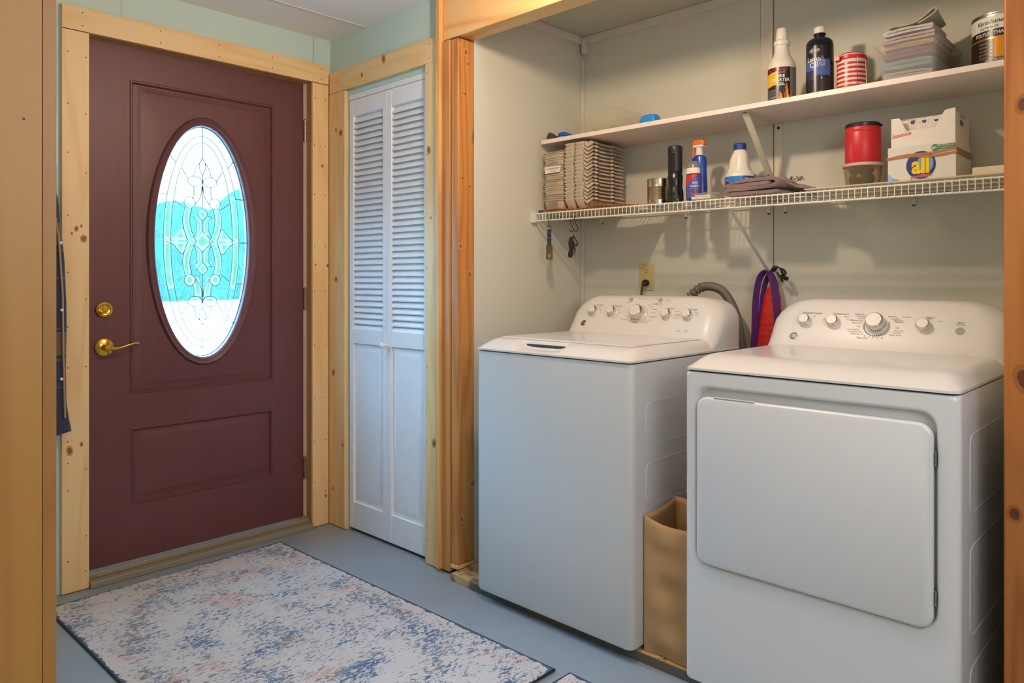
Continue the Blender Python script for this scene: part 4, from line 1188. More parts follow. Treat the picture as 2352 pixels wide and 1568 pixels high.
m.tube([f(.016, .052), f(.016, -.036), f(.012, -.041), f(-.030, -.041), f(-.056, -.041), f(-.060, -.036), f(-.060, .045)], .0011, 6)
m.tube([f(.046, .040), f(.049, .0), f(.049, -.036), f(.030, -.040), f(.012, -.041)], .0011, 6)
build('wire_bail', m, plain('copper_wire', srgb(190, 150, 120), .3, .9), t, smooth=60)

# basket with folded washcloths
t = thing('plastic_basket', (.60, -2.40, ZS), 'clear plastic bin of folded cloths between striped jar and varnish can', 'bin')
def bring(z, o): return rrect(.480-o, .722+o, -2.465-o, -2.312+o, .018, z, 5)
m = MB(); m.loft([bring(ZS+.001, -.004), bring(ZS+.004, 0), bring(ZS+.060, .006), bring(ZS+.108, .012), bring(ZS+.110, .016), bring(ZS+.112, .014), bring(ZS+.108, .010), bring(ZS+.060, .0045), bring(ZS+.006, -.0015)], cap1=True)
build('bin_body', m, clear_mat('milky_clear_plastic', srgb(226, 222, 222), .15, .25), t, smooth=40)
def cloth_mat(name, col):
    t_ = NT(name); c = t_.coord(); t_.set(col=t_.mix(t_.noise(c, 40, 3), col, tuple(x*.8 for x in col)), rough=.95, sheen=.4)
    t_.bump(t_.noise(c, 420, 3, .7), .8, .003); return t_.m
def folded(name, cx, cy, z, w, d, h, mat, label, layers=2, tilt=0.0, bow=.004, open_front=0.0, seed=0):
    """a cloth folded in layers: long U-shaped loops seen from the front, width along y, depth along x"""
    rnd = random.Random(seed)
    path = []; lh = h/layers
    for k in range(layers):
        zz = lh*(k+.5); s = 1 if k % 2 == 0 else -1
        for i in range(13):
            y = s*(-1 + 2*i/12)*w/2*.93
            path.append((y, zz + (bow+open_front*k)*math.sin(PI*i/12)*(1 if k else .3) + rnd.uniform(-.0006, .0006)))
        if k < layers-1:
            for i in range(1, 5):
                a = PI*i/5; path.append((s*(w/2*.93 + lh*.5*math.sin(a)), zz + lh*(1-math.cos(a))/2))
    th = lh*.46; n = len(path); L, R = [], []
    for i, (y, zz) in enumerate(path):
        a = path[max(0, i-1)]; b = path[min(n-1, i+1)]; dx, dy = b[0]-a[0], b[1]-a[1]; q = math.hypot(dx, dy) or 1
        L.append((y - dy/q*th, zz + dx/q*th)); R.append((y + dy/q*th, zz - dx/q*th))
    loop = L + R[::-1]
    m = MB(); NXX = 14; rings = []
    for i in range(NXX+1):
        u = i/NXX; x = cx - d/2 + d*u
        sc = 1 - .25*max(0, (.06-u)/.06)**2 - .25*max(0, (u-.94)/.06)**2
        rings.append([(x + .003*math.sin(y*60+seed), cy + y*(1-.02*math.sin(u*9+seed)), z + max(0.0004, (zz-h/2)*sc + h/2) + tilt*(u-.5)*d + .002*math.sin(u*11+y*30+seed)*(zz/h)) for y, zz in loop])
    m.loft(rings)
    o = build(name, m, mat, None, smooth=60, origin=(cx, cy, z))
    return tag(o, label, 'cloth', None)
cl = [('folded_washcloth', .022, 'folded white washcloth at the bottom of the clear bin', srgb(214, 208, 196)), ('folded_washcloth', .030, 'folded mint green washcloth low in the clear bin', srgb(150, 190, 176)),
      ('folded_washcloth', .026, 'folded mauve washcloth in the middle of the clear bin', srgb(160, 112, 120)), ('folded_washcloth', .014, 'folded pale yellow cloth above the mauve washcloth', srgb(226, 192, 122)),
      ('folded_washcloth', .024, 'folded lilac-grey cloth at the rim of the clear bin', srgb(206, 184, 176))]
z = ZS + .0065
for i, (nm, h, lab, col) in enumerate(cl):
    o = folded(nm, .601, -2.389, z, .135+.003*i, .222, h, cloth_mat('terry_%d' % i, col), lab, 2, seed=i, bow=.003); o['group'] = 'folded washcloths in the clear bin'; z += h+.004
o = folded('folded_washcloth', .585, -2.385, z, .135, .16, .022, cloth_mat('terry_w', srgb(222, 212, 210)), 'white and lilac cloth folded on top of the bin, under the beige one', 2, seed=11, bow=.004); o['group'] = 'folded washcloths in the clear bin'; z += .027
# top beige cloth with one raised curl
m = MB()
P = [(.062, .003), (.05, .006), (.02, .004), (-.01, .006), (-.035, .018), (-.055, .033), (-.066, .037), (-.070, .030), (-.062, .022), (-.045, .012), (-.02, .001)]
P = smoothc(P, 4)
def strip(P, th): 
    L, R = [], []; n = len(P)
    for i, (y, zz) in enumerate(P):
        a = P[max(0, i-1)]; b = P[min(n-1, i+1)]; dx, dy = b[0]-a[0], b[1]-a[1]; q = math.hypot(dx, dy) or 1
        L.append((y - dy/q*th, zz + dx/q*th)); R.append((y + dy/q*th, zz - dx/q*th))
    return L + R[::-1]
loop = strip(P, .0022)
m.loft([[(.52+.13*i/10 + .002*math.sin(i), -2.385 + y*(1-.1*i/10), z + .0015 + max(.0, zz)*(1-.4*i/10)) for y, zz in loop] for i in range(11)])
o = build('folded_washcloth', m, cloth_mat('terry_beige', srgb(200, 186, 160)), None, smooth=60, origin=(.585, -2.385, z))
tag(o, 'thin beige cloth curled up at the very top of the bin', 'cloth', 'folded washcloths in the clear bin')

# varnish can
cx, cy = .585, -2.618
t = thing('varnish_can', (cx, cy, ZS), 'metal varnish can with gold and brown label at the far right of the top shelf', 'can')
R = .0835
m = MB(); m.lathe([(R-.002, ZS+.0005), (R+.001, ZS+.002), (R+.001, ZS+.005), (R, ZS+.006), (R, ZS+.146), (R+.0015, ZS+.148), (R+.0015, ZS+.152), (R-.003, ZS+.153), (R-.006, ZS+.149), (R-.02, ZS+.148)], cx, cy, 56)
build('can_body', m, plain('can_tinplate', srgb(190, 186, 178), .25, .95), t, smooth=35)
m = MB()
wrap(m, cx, cy, R, ZS+.103, ZS+.142, -1.5, 1.5, 0, nu=40)
wrap(m, cx, cy, R, ZS+.010, ZS+.086, -1.5, 1.5, 1, nu=40)
wrap(m, cx, cy, R, ZS+.082, ZS+.104, -1.5, 1.5, 2, .0005, nu=40)
wrap(m, cx, cy, R, ZS+.010, ZS+.078, -1.5, -.32, 2, .0006, nu=20)
for k in range(5): wrap(m, cx, cy, R, ZS+.066-.010*k, ZS+.068-.010*k, -.85, -.38, 3, .0009, nv=1)
wrap(m, cx, cy, R, ZS+.010, ZS+.024, -.42, .22, 4, .0008)
def L_(s, z, size, off, mi, **kw): add_text(m, s, size, curve_map(cx, cy, R, z, off, .0013), mi, **kw)
L_('Varathane', ZS+.126, .0180, -.50, 2, shear=.35); L_('ULTIMATE', ZS+.1110, .0086, -.50, 2, xs=1.3)
L_('POLYURETHANE', ZS+.0930, .0128, -.42, 0, bold=.02)
L_('CRYSTAL CLEAR', ZS+.017, .0085, -.25, 0)
f = curve_map(cx, cy, R, ZS+.055, .34, .0011); m.add([f(.014*math.cos(2*PI*j/20), .012*math.sin(2*PI*j/20)) for j in range(20)], [tuple(range(20))], 2)
L_('oil', ZS+.055, .012, .34, 0)
build('label', m, [lab_white, plain('label_gold', srgb(214, 140, 40), .22, .6), plain('label_brown', srgb(46, 30, 22), .3), lab_grey, plain('label_taupe', srgb(84, 72, 62), .4)], t, smooth=60, recalc=False)

# clear boxes and small things at the left end of the top shelf
glasspl = clear_mat('thin_clear_plastic', srgb(232, 228, 214), .06, .15)
m = MB()
def tray(x0, x1, y0, y1, z0, z1, th=.0012, tap=.008):
    m.loft([rrect(x0+tap, x1-tap, y0+tap, y1-tap, .01, z0, 4), rrect(x0, x1, y0, y1, .012, z1-.002, 4), rrect(x0-.003, x1+.003, y0-.003, y1+.003, .013, z1-.001, 4), rrect(x0-.003, x1+.003, y0-.003, y1+.003, .013, z1, 4), rrect(x0+th, x1-th, y0+th, y1-th, .011, z1, 4), rrect(x0+tap+th, x1-tap-th, y0+tap+th, y1-tap-th, .009, z0+th, 4)])
tray(.50, .70, -1.300, -1.085, ZS+.0008, ZS+.098)
o = build('clear_plastic_tray', m, glasspl, None, smooth=40, origin=(.6, -1.19, ZS)); tag(o, 'large empty clear plastic tray at the left end of the top shelf', 'tray')
m = MB(); tray(.560, .640, -1.235, -1.135, ZS+.003, ZS+.042, tap=.004)
o = build('clear_plastic_tray', m, clear_mat('thin_clear_plastic_small', srgb(226, 222, 208), .12, .2), None, smooth=40, origin=(.6, -1.19, ZS+.003)); tag(o, 'small clear plastic box sitting inside the large clear tray', 'box')
m = MB(); m.loft([rrect(.472, .525, -1.503, -1.432, .006, ZS+.0005, 4), rrect(.472, .525, -1.503, -1.432, .006, ZS+.012, 4), rrect(.476, .521, -1.499, -1.439, .010, ZS+.032, 4), rrect(.480, .517, -1.495, -1.445, .012, ZS+.035, 4)])
o = build('blue_box', m, plain('bright_blue_plastic', srgb(38, 134, 204), .35), None, smooth=35, origin=(.5, -1.468, ZS)); tag(o, 'small bright blue plastic box on the top shelf right of the clear tray', 'box')
m = MB(); m.loft([rrect(.462, .475, -1.012+d, -.965-d*.4, .004, z, 4) for z, d in ((ZS+.0005, 0), (ZS+.015, .002), (ZS+.024, .012), (ZS+.030, .026))])
m.tube([(.468, -1.004, ZS+.012), (.47, -1.014, ZS+.010), (.472, -1.022, ZS+.006)], .004, 8, 0)
o = build('brown_clip', m, plain('dark_brown_plastic', srgb(70, 50, 38), .5), None, smooth=35, origin=(.468, -.988, ZS)); tag(o, 'dark brown clip at the left end of the top shelf', 'clip')
m = MB(); pts = catmull([(.470, -1.026, ZS+.0105), (.472, -1.036, ZS+.017), (.476, -1.055, ZS+.016), (.480, -1.075, ZS+.009), (.482, -1.09, ZS+.006)], 6); m.tube(pts, [.004+.0055*math.sin(PI*min(1, (i+2)/(len(pts)+2))) for i in range(len(pts))], 12)
o = build('blue_tool_handle', m, plain('royal_blue_plastic', srgb(28, 84, 176), .35), None, smooth=60, origin=(.475, -1.055, ZS)); tag(o, 'rounded blue tool handle beside the brown clip on the top shelf', 'tool')

# ---------- egg cartons on the wire shelf
pulp = NT('grey_moulded_pulp'); c = pulp.coord()
pulp.set(col=pulp.mix(pulp.noise(c, 18, 3), srgb(206, 190, 166), srgb(184, 168, 146)), rough=.92); pulp.bump(pulp.noise(c, 260, 4, .7), .7, .003)
CZ0 = 1.4485
def cartA_mesh(with_label=None):
    m = MB()
    def rg(z, o): return rrect(-.145+o, .145-o, -.054+o, .054-o, .012, z, 4)
    m.loft([rg(.0, .012), rg(.003, .0085), rg(.040, .001), rg(.0412, -.003), rg(.0435, -.003), rg(.0435, .0035), rg(.006, .011)], cap1=True)
    return m
def put_stack(proto, zs, x, y, group, labels, jit=.003, seed=1):
    rnd = random.Random(seed)
    for i, z in enumerate(zs):
        c = copy_thing(proto, (x + rnd.uniform(-jit, jit), y + rnd.uniform(-jit, jit), z), (rnd.uniform(-.012, .012), rnd.uniform(-.006, .006), rnd.uniform(-.02, .02)), labels(i, len(zs)))
        c['group'] = group
m = cartA_mesh()
pA = build('egg_carton', m, pulp.m, None, smooth=40); tag(pA, 'x', 'egg carton', 'nested egg carton halves in the left stack')
zs = []; z = CZ0; clump = []
for nclu, step in ((4, .0085), (3, .0085), (4, .0085), (4, .0085), (5, .0080)):
    clump += [(len(set(c_[0] for c_ in clump)), k_) for k_ in range(nclu)]
    for k in range(nclu): zs.append(z + k*step)
    z = zs[-1] + .0195
pA.location = (.591, -1.016, zs[0]); pA['label'] = 'grey egg carton half at the bottom of the left stack, printed end'
m = MB()
def efn(zc, yc): return lambda u, v: (-.1463 + .1*(.0), yc - u, zc + v)
add_text(m, 'ALL NATURAL', .0085, lambda u, v: (-.1372 - (v+.022)*.20 - .0012, -u-.0, .021+v), 0); add_text(m, 'Recycled Fiber', .0075, lambda u, v: (-.1372 - (v+.012)*.20-.0012, -u, .011+v), 0)
tx = build('printed_text', m, plain('faded_print', srgb(140, 130, 118), .8), pA, smooth=0, recalc=False)
put_stack(pA, zs[1:], .591, -1.016, 'nested egg carton halves in the left stack', lambda i, n: 'top egg carton half of the left stack, against the upper shelf' if i == n-1 else ('egg carton half whose end wall shows in the %s clump of the left stack' if clump[i+1][1] == 0 else 'egg carton half nested in the %s clump of the left stack') % ('lowest', 'second', 'middle', 'fourth', 'uppermost')[clump[i+1][0]], seed=3)
zt = zs[-6]
m = MB(); m.loft([[(.4475+.0015*k, y, z) for y, z in ((-.975, zt+.006), (-1.058, zt+.008), (-1.062, zt+.034), (-.971, zt+.034))] for k in (0, 1)])
o = build('paper_label', m, lab_white, None, smooth=0, origin=(.4475, -1.016, zt+.02)); 
o.location = (.4415, -1.016, zt+.02)
m2 = MB(); add_text(m2, 'LARGE EGGS', .010, lambda u, v: (.4470, -1.022-u, zt+.024+v)); add_text(m2, 'GRADE A', .007, lambda u, v: (.4470, -1.022-u, zt+.014+v))
lt = build('printed_text', m2, ink, o, smooth=0, recalc=False)
tag(o, 'white paper label stuck on the end of the left carton stack', 'label')
# opened cartons: cup tray on the left, raised lid on the right
m = MB()
NU, NV = 50, 72
def openc(u, v):
    x = -.130 + .260*v; y = .057 - .129*u      # cups, then the locking flap on the right side
    ex = min(x+.130, .130-x)
    if y > -.054:
        fy = max(0, min(1, (y+.054)/.108))
        cy_ = abs(math.sin(PI*2*fy)); cxx = abs(math.sin(PI*5*(x+.130)/.26 + PI/2*0))
        z = -.041*min(1, cy_*1.5)**.8*min(1, (cxx*1.5+.10))**.7
        if ex < .030: z = -.041*min(1, cy_*1.5)**.8*max(0, min(1, (ex-.003)/.020))**.6
        if fy < .04 or fy > .96 or ex < .003: z = 0.0
        if ex < .003: x = math.copysign(.130 - .006*(1-cy_), x)
    else:
        q = (-.054-y)/.018
        z = .004 - .013*q**1.5
        z -= .018*max(0, 1-(x+.130)/.040)**1.2 - .004*math.exp(-((x+.085)/.012)**2)
        for xt in (-.060, .050):
            if abs(x-xt) < .0065: z += .0035; y -= .005*q
    return (x, y, z)
m.grid(openc, NU, NV)
pB = build('egg_carton', m, pulp.m, None, smooth=30, solid=.0018); tag(pB, 'x', 'egg carton', 'egg cup trays nested in the right stack')
zsB = [CZ0+.0428 + .0153*k for k in range(16)]
rnd = random.Random(5)
pB.location = (.572, -1.131, zsB[0]); pB['label'] = 'grey egg cup tray at the bottom of the right stack, resting on kraft paper'
put_stack(pB, zsB[1:], .572, -1.131, 'egg cup trays nested in the right stack', lambda i, n: 'topmost egg cup tray of the right stack, under the board shelf' if i == n-1 else 'grey egg cup tray nested within the right stack', jit=.0025, seed=9)

# pen beside the cartons
m = MB(); pts = [(.425, -.955, 1.4475), (.43, -.985, 1.4475)]
m.tube([(.430, -.952, 1.4455), (.428, -.982, 1.4455)], .006, 10, 0); m.tube([(.428, -.9825, 1.4455), (.427, -.994, 1.4450)], [.004, .003], 10, 1)
o = build('marker_pen', m, [lab_navy, plain('pen_silver', srgb(190, 186, 180), .3, .8)], None, smooth=40, origin=(.428, -.97, 1.4455)); tag(o, 'blue marker pen lying left of the egg cartons on the wire shelf', 'pen')

# ---------- tin can, flashlight, bottles
ZW = 1.4402
cx, cy = .52, -1.491; R = .0425
m = MB(); prof = [(R-.002, ZW), (R+.0012, ZW+.001), (R+.0012, ZW+.003), (R, ZW+.005)]
for k in range(18): prof += [(R+(.0009 if k % 2 else -.0006), ZW+.020+k*.0030)]
prof += [(R, ZW+.078), (R, ZW+.097), (R+.0012, ZW+.099), (R+.0012, ZW+.1015), (R-.001, ZW+.102), (R-.002, ZW+.097), (R-.002, ZW+.004)]
m.lathe(prof, cx, cy, 44)
o = build('tin_can', m, plain('ribbed_tinplate', srgb(196, 180, 156), .24, 1.0), None, smooth=25, origin=(cx, cy, ZW)); tag(o, 'open ribbed steel tin can left of the black flashlight', 'can')
cx, cy = .50, -1.578; 
t = thing('flashlight', (cx, cy, ZW), 'tall black rubber flashlight standing on its head beside the tin can', 'flashlight')
blk = plain('black_rubber', srgb(26, 26, 27), .42, bump=.3, bscale=300); blk2 = plain('black_anodised', srgb(22, 22, 24), .22)
m = MB(); m.lathe([(.0315, ZW+.0005), (.0325, ZW+.003), (.0322, ZW+.010), (.0312, ZW+.011), (.0318, ZW+.018), (.0308, ZW+.019), (.0312, ZW+.030)], cx, cy, 40)
build('head_ring', m, blk, t, smooth=30)
m = MB(); m.lathe([(.0310, ZW+.0305), (.0305, ZW+.045), (.0272, ZW+.058), (.0268, ZW+.066), (.0278, ZW+.067), (.0278, ZW+.085), (.0285, ZW+.086), (.0285, ZW+.104), (.0268, ZW+.107), (.0268, ZW+.110)], cx, cy, 40)
build('head', m, blk2, t, smooth=30)
m = MB(); prof = [(.0262, ZW+.1105)]
for k in range(28): prof += [(.0274 if k % 2 else .0258, ZW+.113+k*.0028)]
prof += [(.0268, ZW+.192), (.0275, ZW+.194), (.0275, ZW+.208), (.0262, ZW+.214), (.022, ZW+.217), (.002, ZW+.2175)]
m.lathe(prof, cx, cy, 40); wrap(m, cx, cy, .0274, ZW+.118, ZW+.190, .0, .75, 0, .0022)
build('grip', m, blk, t, smooth=30)
m = MB(); add_text(m, 'H', .013, curve_map(cx, cy, .0320, ZW+.012, .3, .0008), 0, bold=.02)
build('logo_mark', m, lab_grey, t, smooth=0, recalc=False)

cx, cy = .48, -1.666
t = thing('stain_remover_bottle', (cx, cy, ZW), 'small squeeze bottle with grey dome cap and red-blue label in front of the spray bottle', 'bottle')
def oxR(z):
    k = (z-ZW)/.15
    return .0258 + .0022*math.sin(k*6-.6)
m = MB(); m.lathe([(oxR(ZW+.005*i), ZW+.0005+.005*i) for i in range(0, 21)], cx, cy, 36, sx=.8)
build('bottle_body', m, plain('deep_violet_plastic', srgb(52, 46, 96), .3), t, smooth=40)
m = MB(); m.lathe([(.0272, ZW+.101), (.0275, ZW+.112), (.0268, ZW+.118), (.0262, ZW+.122)], cx, cy, 36, 0, sx=.8); m.lathe([(.0262, ZW+.1222), (.0245, ZW+.134), (.019, ZW+.144), (.010, ZW+.149), (.001, ZW+.150)], cx, cy, 36, 1, sx=.8)
build('cap', m, [white_pl, clear_mat('smoky_dome_cap', srgb(150, 146, 140), .55, .2)], t, smooth=40)
def oR(z): return oxR(z)*.93
m = MB()
def owrap(z0, z1, a0, a1, mi, lift, **k): 
    th0 = facing(cx, cy)
    def fn(u, v):
        z = z0+(z1-z0)*v if 'zf' not in k else k['zf'](u, v); r = oxR(z)+lift; th = th0+a0+(a1-a0)*u
        return (cx+.8*r*math.cos(th)-(.0004), cy+r*math.sin(th), z)
    m.grid(fn, 20, 6, mi)
owrap(ZW+.012, ZW+.097, -1.2, 1.0, 0, .0006)
owrap(0, 0, -1.2, 1.0, 1, .0012, zf=lambda u, v: ZW+.097-(.004+.045*(1-u)**2.2)*(1-v))
owrap(ZW+.024, ZW+.030, -.6, .9, 1, .0014)
def om(z, off):
    th0 = facing(cx, cy)+off
    return lambda u, v: (cx+.8*(oxR(z+v)+.0022)*math.cos(th0+u/.026)-.0006, cy+(oxR(z+v)+.0022)*math.sin(th0+u/.026), z+v)
add_text(m, 'OXI', .0105, om(ZW+.066, .15), 2, bold=.02); add_text(m, 'CLEAN', .0098, om(ZW+.054, .15), 2, bold=.02); add_text(m, 'MAX FORCE', .0055, om(ZW+.045, .15), 3)
build('label', m, [plain('label_periwinkle', srgb(66, 84, 160), .3), lab_red, lab_white, lab_orange], t, smooth=60, recalc=False)

cx, cy = .565, -1.643
t = thing('spray_bottle', (cx, cy, ZW), 'blue spray bottle with white and orange trigger head against the wall', 'spray bottle')
m = MB(); m.lathe([(.030, ZW+.0005), (.032, ZW+.004), (.032, ZW+.06), (.030, ZW+.10), (.0285, ZW+.13), (.0285, ZW+.165), (.025, ZW+.176), (.014, ZW+.181)], cx, cy, 32, sx=.75, sy=1.0)
build('bottle_body', m, plain('cobalt_plastic', srgb(20, 66, 160), .25), t, smooth=40)
m = MB(); m.lathe([(.0135, ZW+.1815), (.014, ZW+.196), (.0125, ZW+.198), (.0125, ZW+.212)], cx, cy, 24)
m.loft([rrect(cx-.012, cx+.012, cy-.020, cy+.024, .006, z, 4) for z in (ZW+.2122, ZW+.222)])
build('trigger_head', m, white_pl, t, bevel=.002)
m = MB(); m.loft([rrect(cx-.013, cx+.013, cy-.026+d, cy+.026-d, .007, z, 4) for z, d in ((ZW+.2223, 0), (ZW+.233, .001), (ZW+.239, .008))])
m.tube([(cx, cy+.022, ZW+.222), (cx, cy+.025, ZW+.205), (cx, cy+.026, ZW+.185), (cx, cy+.024, ZW+.172)], [.005, .004, .0035, .003], 8)
build('orange_trigger', m, lab_orange, t, smooth=40)

cx, cy = .565, -1.807
t = thing('bleach_jug', (cx, cy, ZW), 'white bleach jug with blue cap and blue wrap label behind the grey towel', 'jug')
def blR(z):
    k = z-ZW
    P = [(0, .050), (.004, .053), (.085, .053), (.093, .051), (.10, .0455), (.12, .039), (.15, .034), (.170, .026), (.178, .0215), (.184, .019)]
    for (a, ra), (b, rb) in zip(P, P[1:]):
        if k <= b: return ra+(rb-ra)*(k-a)/(b-a)
    return .019
m = MB(); ks = [0.0005, .002, .004, .02, .05, .085, .089, .093, .0965, .10, .106, .113, .12, .13, .14, .15, .16, .165, .17, .174, .178, .184]
seg = 48; th0 = facing(cx, cy); rings = []
for k in ks:
    r = blR(ZW+k); ring = []
    for j in range(seg):
        a = 2*PI*j/seg; d = (a-(th0+.30)+PI) % (2*PI)-PI
        dent = .006*max(0, 1-abs(abs(d)-.95)/.55)*max(0, min(1, (k-.098)/.012))*max(0, min(1, (.168-k)/.02))
        ring.append((cx+(r-dent)*math.cos(a), cy+(r-dent)*math.sin(a), ZW+k))
    rings.append(ring)
m.loft(rings); build('jug_body', m, white_pl, t, smooth=45)
m = MB(); m.lathe([(.0225, ZW+.183), (.0225, ZW+.203), (.020, ZW+.206), (.001, ZW+.2065)], cx, cy, 36)
build('cap', m, plain('cap_blue', srgb(24, 48, 130), .35), t, smooth=35)
m = MB()
wrap(m, cx, cy, .053, ZW+.006, ZW+.083, -1.5, 1.5, 0, .0004, nu=40)
wrap(m, cx, cy, .053, ZW+.066, ZW+.083, .15, 1.5, 1, .0007, nu=20)
wrap(m, cx, cy, .053, ZW+.006, ZW+.05, -1.5, .4, 3, .0008, nu=24, zf=lambda u, v: ZW+.006+(.008+.020*u+.012*math.sin(u*9)**2)*v)
f = curve_map(cx, cy, .053, ZW+.052, -.98, .0010)
m.add([f(u, v) for u, v in ((0, .022), (.022, .0), (0, -.022), (-.022, 0))], [(0,1,2,3)], 3)
f = curve_map(cx, cy, .053, ZW+.052, -.98, .0013); m.add([f(u, v) for u, v in ((0, .019), (.019, .0), (0, -.019), (-.019, 0))], [(0,1,2,3)], 2)
add_text(m, 'CLOROX', .0085, curve_map(cx, cy, .053, ZW+.052, -.98, .0018), 3, bold=.02)
add_text(m, 'bleach', .009, curve_map(cx, cy, .053, ZW+.074, .55, .0012), 3, bold=.01)
build('label', m, [lab_blue, lab_navy, plain('label_crimson', srgb(150, 28, 40), .3), lab_white], t, smooth=60, recalc=False)

# plastic bag with white refill sheets
t = thing('plastic_bag', (.45, -1.725, ZW), 'small clear plastic bag with white slabs in front of the bleach jug', 'bag')
m = MB(); m.box(.425, .475, -1.765, -1.690, ZW+.0008, ZW+.010); m.box(.432, .470, -1.760, -1.700, ZW+.0102, ZW+.0155)
build('white_slabs', m, plain('chalk_white', srgb(226, 216, 190), .6), t, bevel=.0015)
m = MB()
def bgf(u, v): 
    a = 2*PI*v
    s = .5 - .5*math.cos(a); 
    y = -1.680 - .115*u; w = .034*(1-.45*abs(2*u-1)**4)
    return (.452 + w*math.cos(a), y, ZW+.012 + (.0115+.004*math.sin(u*19+v*15))*math.sin(a)*(1-.7*abs(2*u-1)**3))
m.grid(bgf, 24, 28)
build('clear_film', m, clear_mat('bag_film', srgb(226, 224, 216), .10, .1), t, smooth=70)

# grey towel
def towel():
    mat = cloth_mat('taupe_terry', srgb(138, 112, 108))
    m = MB()
    P = [(-.095, .0085), (-.05, .008), (0, .0085), (.05, .008), (.085, .009), (.094, .016), (.085, .0235), (.04, .0225), (0, .024), (-.05, .027), (-.085, .030),
         (-.097, .0405), (-.085, .052), (-.05, .055), (0, .052), (.05, .046), (.082, .038), (.088, .033), (.080, .030), (.05, .033), (.0, .0375), (-.04, .040), (-.066, .0405)]
    loop = strip(smoothc(P, 3), .0062)
    rings = []
    for i in range(25):
        u = i/24; x = .440 + .245*u
        sh_ = -.035*u**1.3; dr = 1 - .45*u**1.6; rd = 1 if u > .03 else .93
        rings.append([(x + .004*math.sin(y*35), -1.908 + (y*rd) + sh_ + .003*math.sin(u*7+y*20), ZW + .0006 + max(0, (zz)*dr) + .0025*math.sin(u*13+y*31)*min(1, zz*40)) for y, zz in loop])
    m.loft(rings)
    o = build('folded_towel', m, mat, None, smooth=70, origin=(.55, -1.92, ZW)); tag(o, 'thick taupe terry towel folded on the wire shelf beside the bleach jug', 'towel')
    m = MB()
    def tail(u, v):
        x = .47 + .20*u; y = -2.006 - .115*v
        h = .030*(1-v)**1.4*(1-.3*u) + .006
        return (x + .01*math.sin(v*5), y + .008*math.sin(u*9), ZW + .0035 + h + .003*math.sin(u*12+v*9)*(1-v))
    m.grid(tail, 20, 20)
    tl = build('towel_end', m, mat, o, smooth=70, solid=.006)
towel()
# curtain clip piles
def wires(cx, cy, z, seed, label, n=9, R=.030):
    rnd = random.Random(seed)
    t = thing('wire_hooks', (cx, cy, z), label, 'hooks')
    for k in range(n):
        m = MB()
        ax_, ay, az = cx+rnd.uniform(-R*.6, R*.6), cy+rnd.uniform(-R, R), z+.004+rnd.uniform(0, .014)
        d = rnd.uniform(0, PI*2); dx, dy = math.cos(d), math.sin(d); e = rnd.uniform(-.3, .6)
        P = [(ax_-dx*.014, ay-dy*.014, az), (ax_-dx*.010, ay-dy*.010, az+.007+e*.004), (ax_-dx*.004, ay-dy*.004, az+.008+e*.005), (ax_, ay, az+.002+e*.004), (ax_+dx*.008, ay+dy*.008, az+.001), (ax_+dx*.015, ay+dy*.015, az+.005+e*.01), (ax_+dx*.017, ay+dy*.017, az+.010+e*.01)]
        P = [(p[0], p[1], max(p[2], z+.0015)) for p in P]
        m.tube(catmull(P, 3), .0010, 5)
        build('wire_hook', m, plain('dark_wire_%d' % 0, srgb(96, 88, 72), .35, .8) if k == 0 else bpy.data.materials['dark_wire_0'], t, smooth=70)
wires(.56, -1.885, ZW+.058, 3, 'tangle of thin dark wire hooks on the towel, beside the jug')
wires(.60, -1.990, ZW+.048, 8, 'tangle of thin dark wire hooks at the right end of the towel', 12)

# red canister on clear tub
cx, cy = .60, -2.220; Z2 = 1.4455
t = thing('plastic_tub', (cx, cy, Z2), 'clear round plastic tub under the red canister', 'tub')
m = MB(); m.lathe([(.048, Z2), (.050, Z2+.002), (.0575, Z2+.070), (.0595, Z2+.076), (.0580, Z2+.0765), (.0560, Z2+.070), (.0485, Z2+.003)], cx, cy, 40)
build('tub_body', m, clear_mat('amber_clear_plastic', srgb(206, 190, 160), .12, .2), t, smooth=40)
m = MB(); m.lathe([(.0615, Z2+.0745), (.063, Z2+.0768), (.063, Z2+.083), (.060, Z2+.0845), (.002, Z2+.0845)], cx, cy, 40); 
m.lathe([(.0595, Z2+.0770), (.0610, Z2+.0744)], cx, cy, 40, cap0=False, cap1=False)
build('tub_lid', m, plain('cloudy_pink_lid', srgb(214, 184, 172), .35), t, smooth=35)
m = MB(); rnd = random.Random(4)
rings = []
for i in range(9):
    z = Z2+.0035+.066*i/8; w = .031+.008*abs(math.cos(i*.8))
    rings.append([(cx-.004+(w+.003*math.sin(j*3+i))*math.cos(2*PI*j/20)*.8, cy+.002+(w+.003*math.cos(j*2.3+i*2))*math.sin(2*PI*j/20), z) for j in range(20)])
m.loft(rings); o = build('black_pouch', m, plain('black_bag_plastic', srgb(38, 38, 44), .3), None, smooth=60, origin=(cx, cy, Z2+.004)); tag(o, 'crumpled black plastic pouch inside the clear round tub', 'pouch')
Z3 = Z2+.0847
t = thing('red_canister', (cx, cy, Z3), 'red plastic coffee canister with black lid standing on the clear tub', 'canister')
m = MB(); m.lathe([(.0525, Z3+.0003), (.0540, Z3+.003), (.0540, Z3+.098), (.0530, Z3+.102), (.0545, Z3+.105), (.0545, Z3+.110), (.0520, Z3+.118)], cx, cy, 44)
build('canister_body', m, plain('red_plastic', srgb(196, 34, 34), .38), t, smooth=35)
m = MB(); m.lathe([(.0530, Z3+.1180), (.0535, Z3+.128), (.0505, Z3+.131), (.002, Z3+.1315)], cx, cy, 44); 
th = facing(cx, cy)+1.5; m.box(cx+.050*math.cos(th)-.004, cx+.050*math.cos(th)+.004, cy+.052*math.sin(th)-.006, cy+.052*math.sin(th)+.006, Z3+.119, Z3+.126)
build('canister_lid', m, plain('black_lid', srgb(34, 28, 28), .3), t, smooth=35)

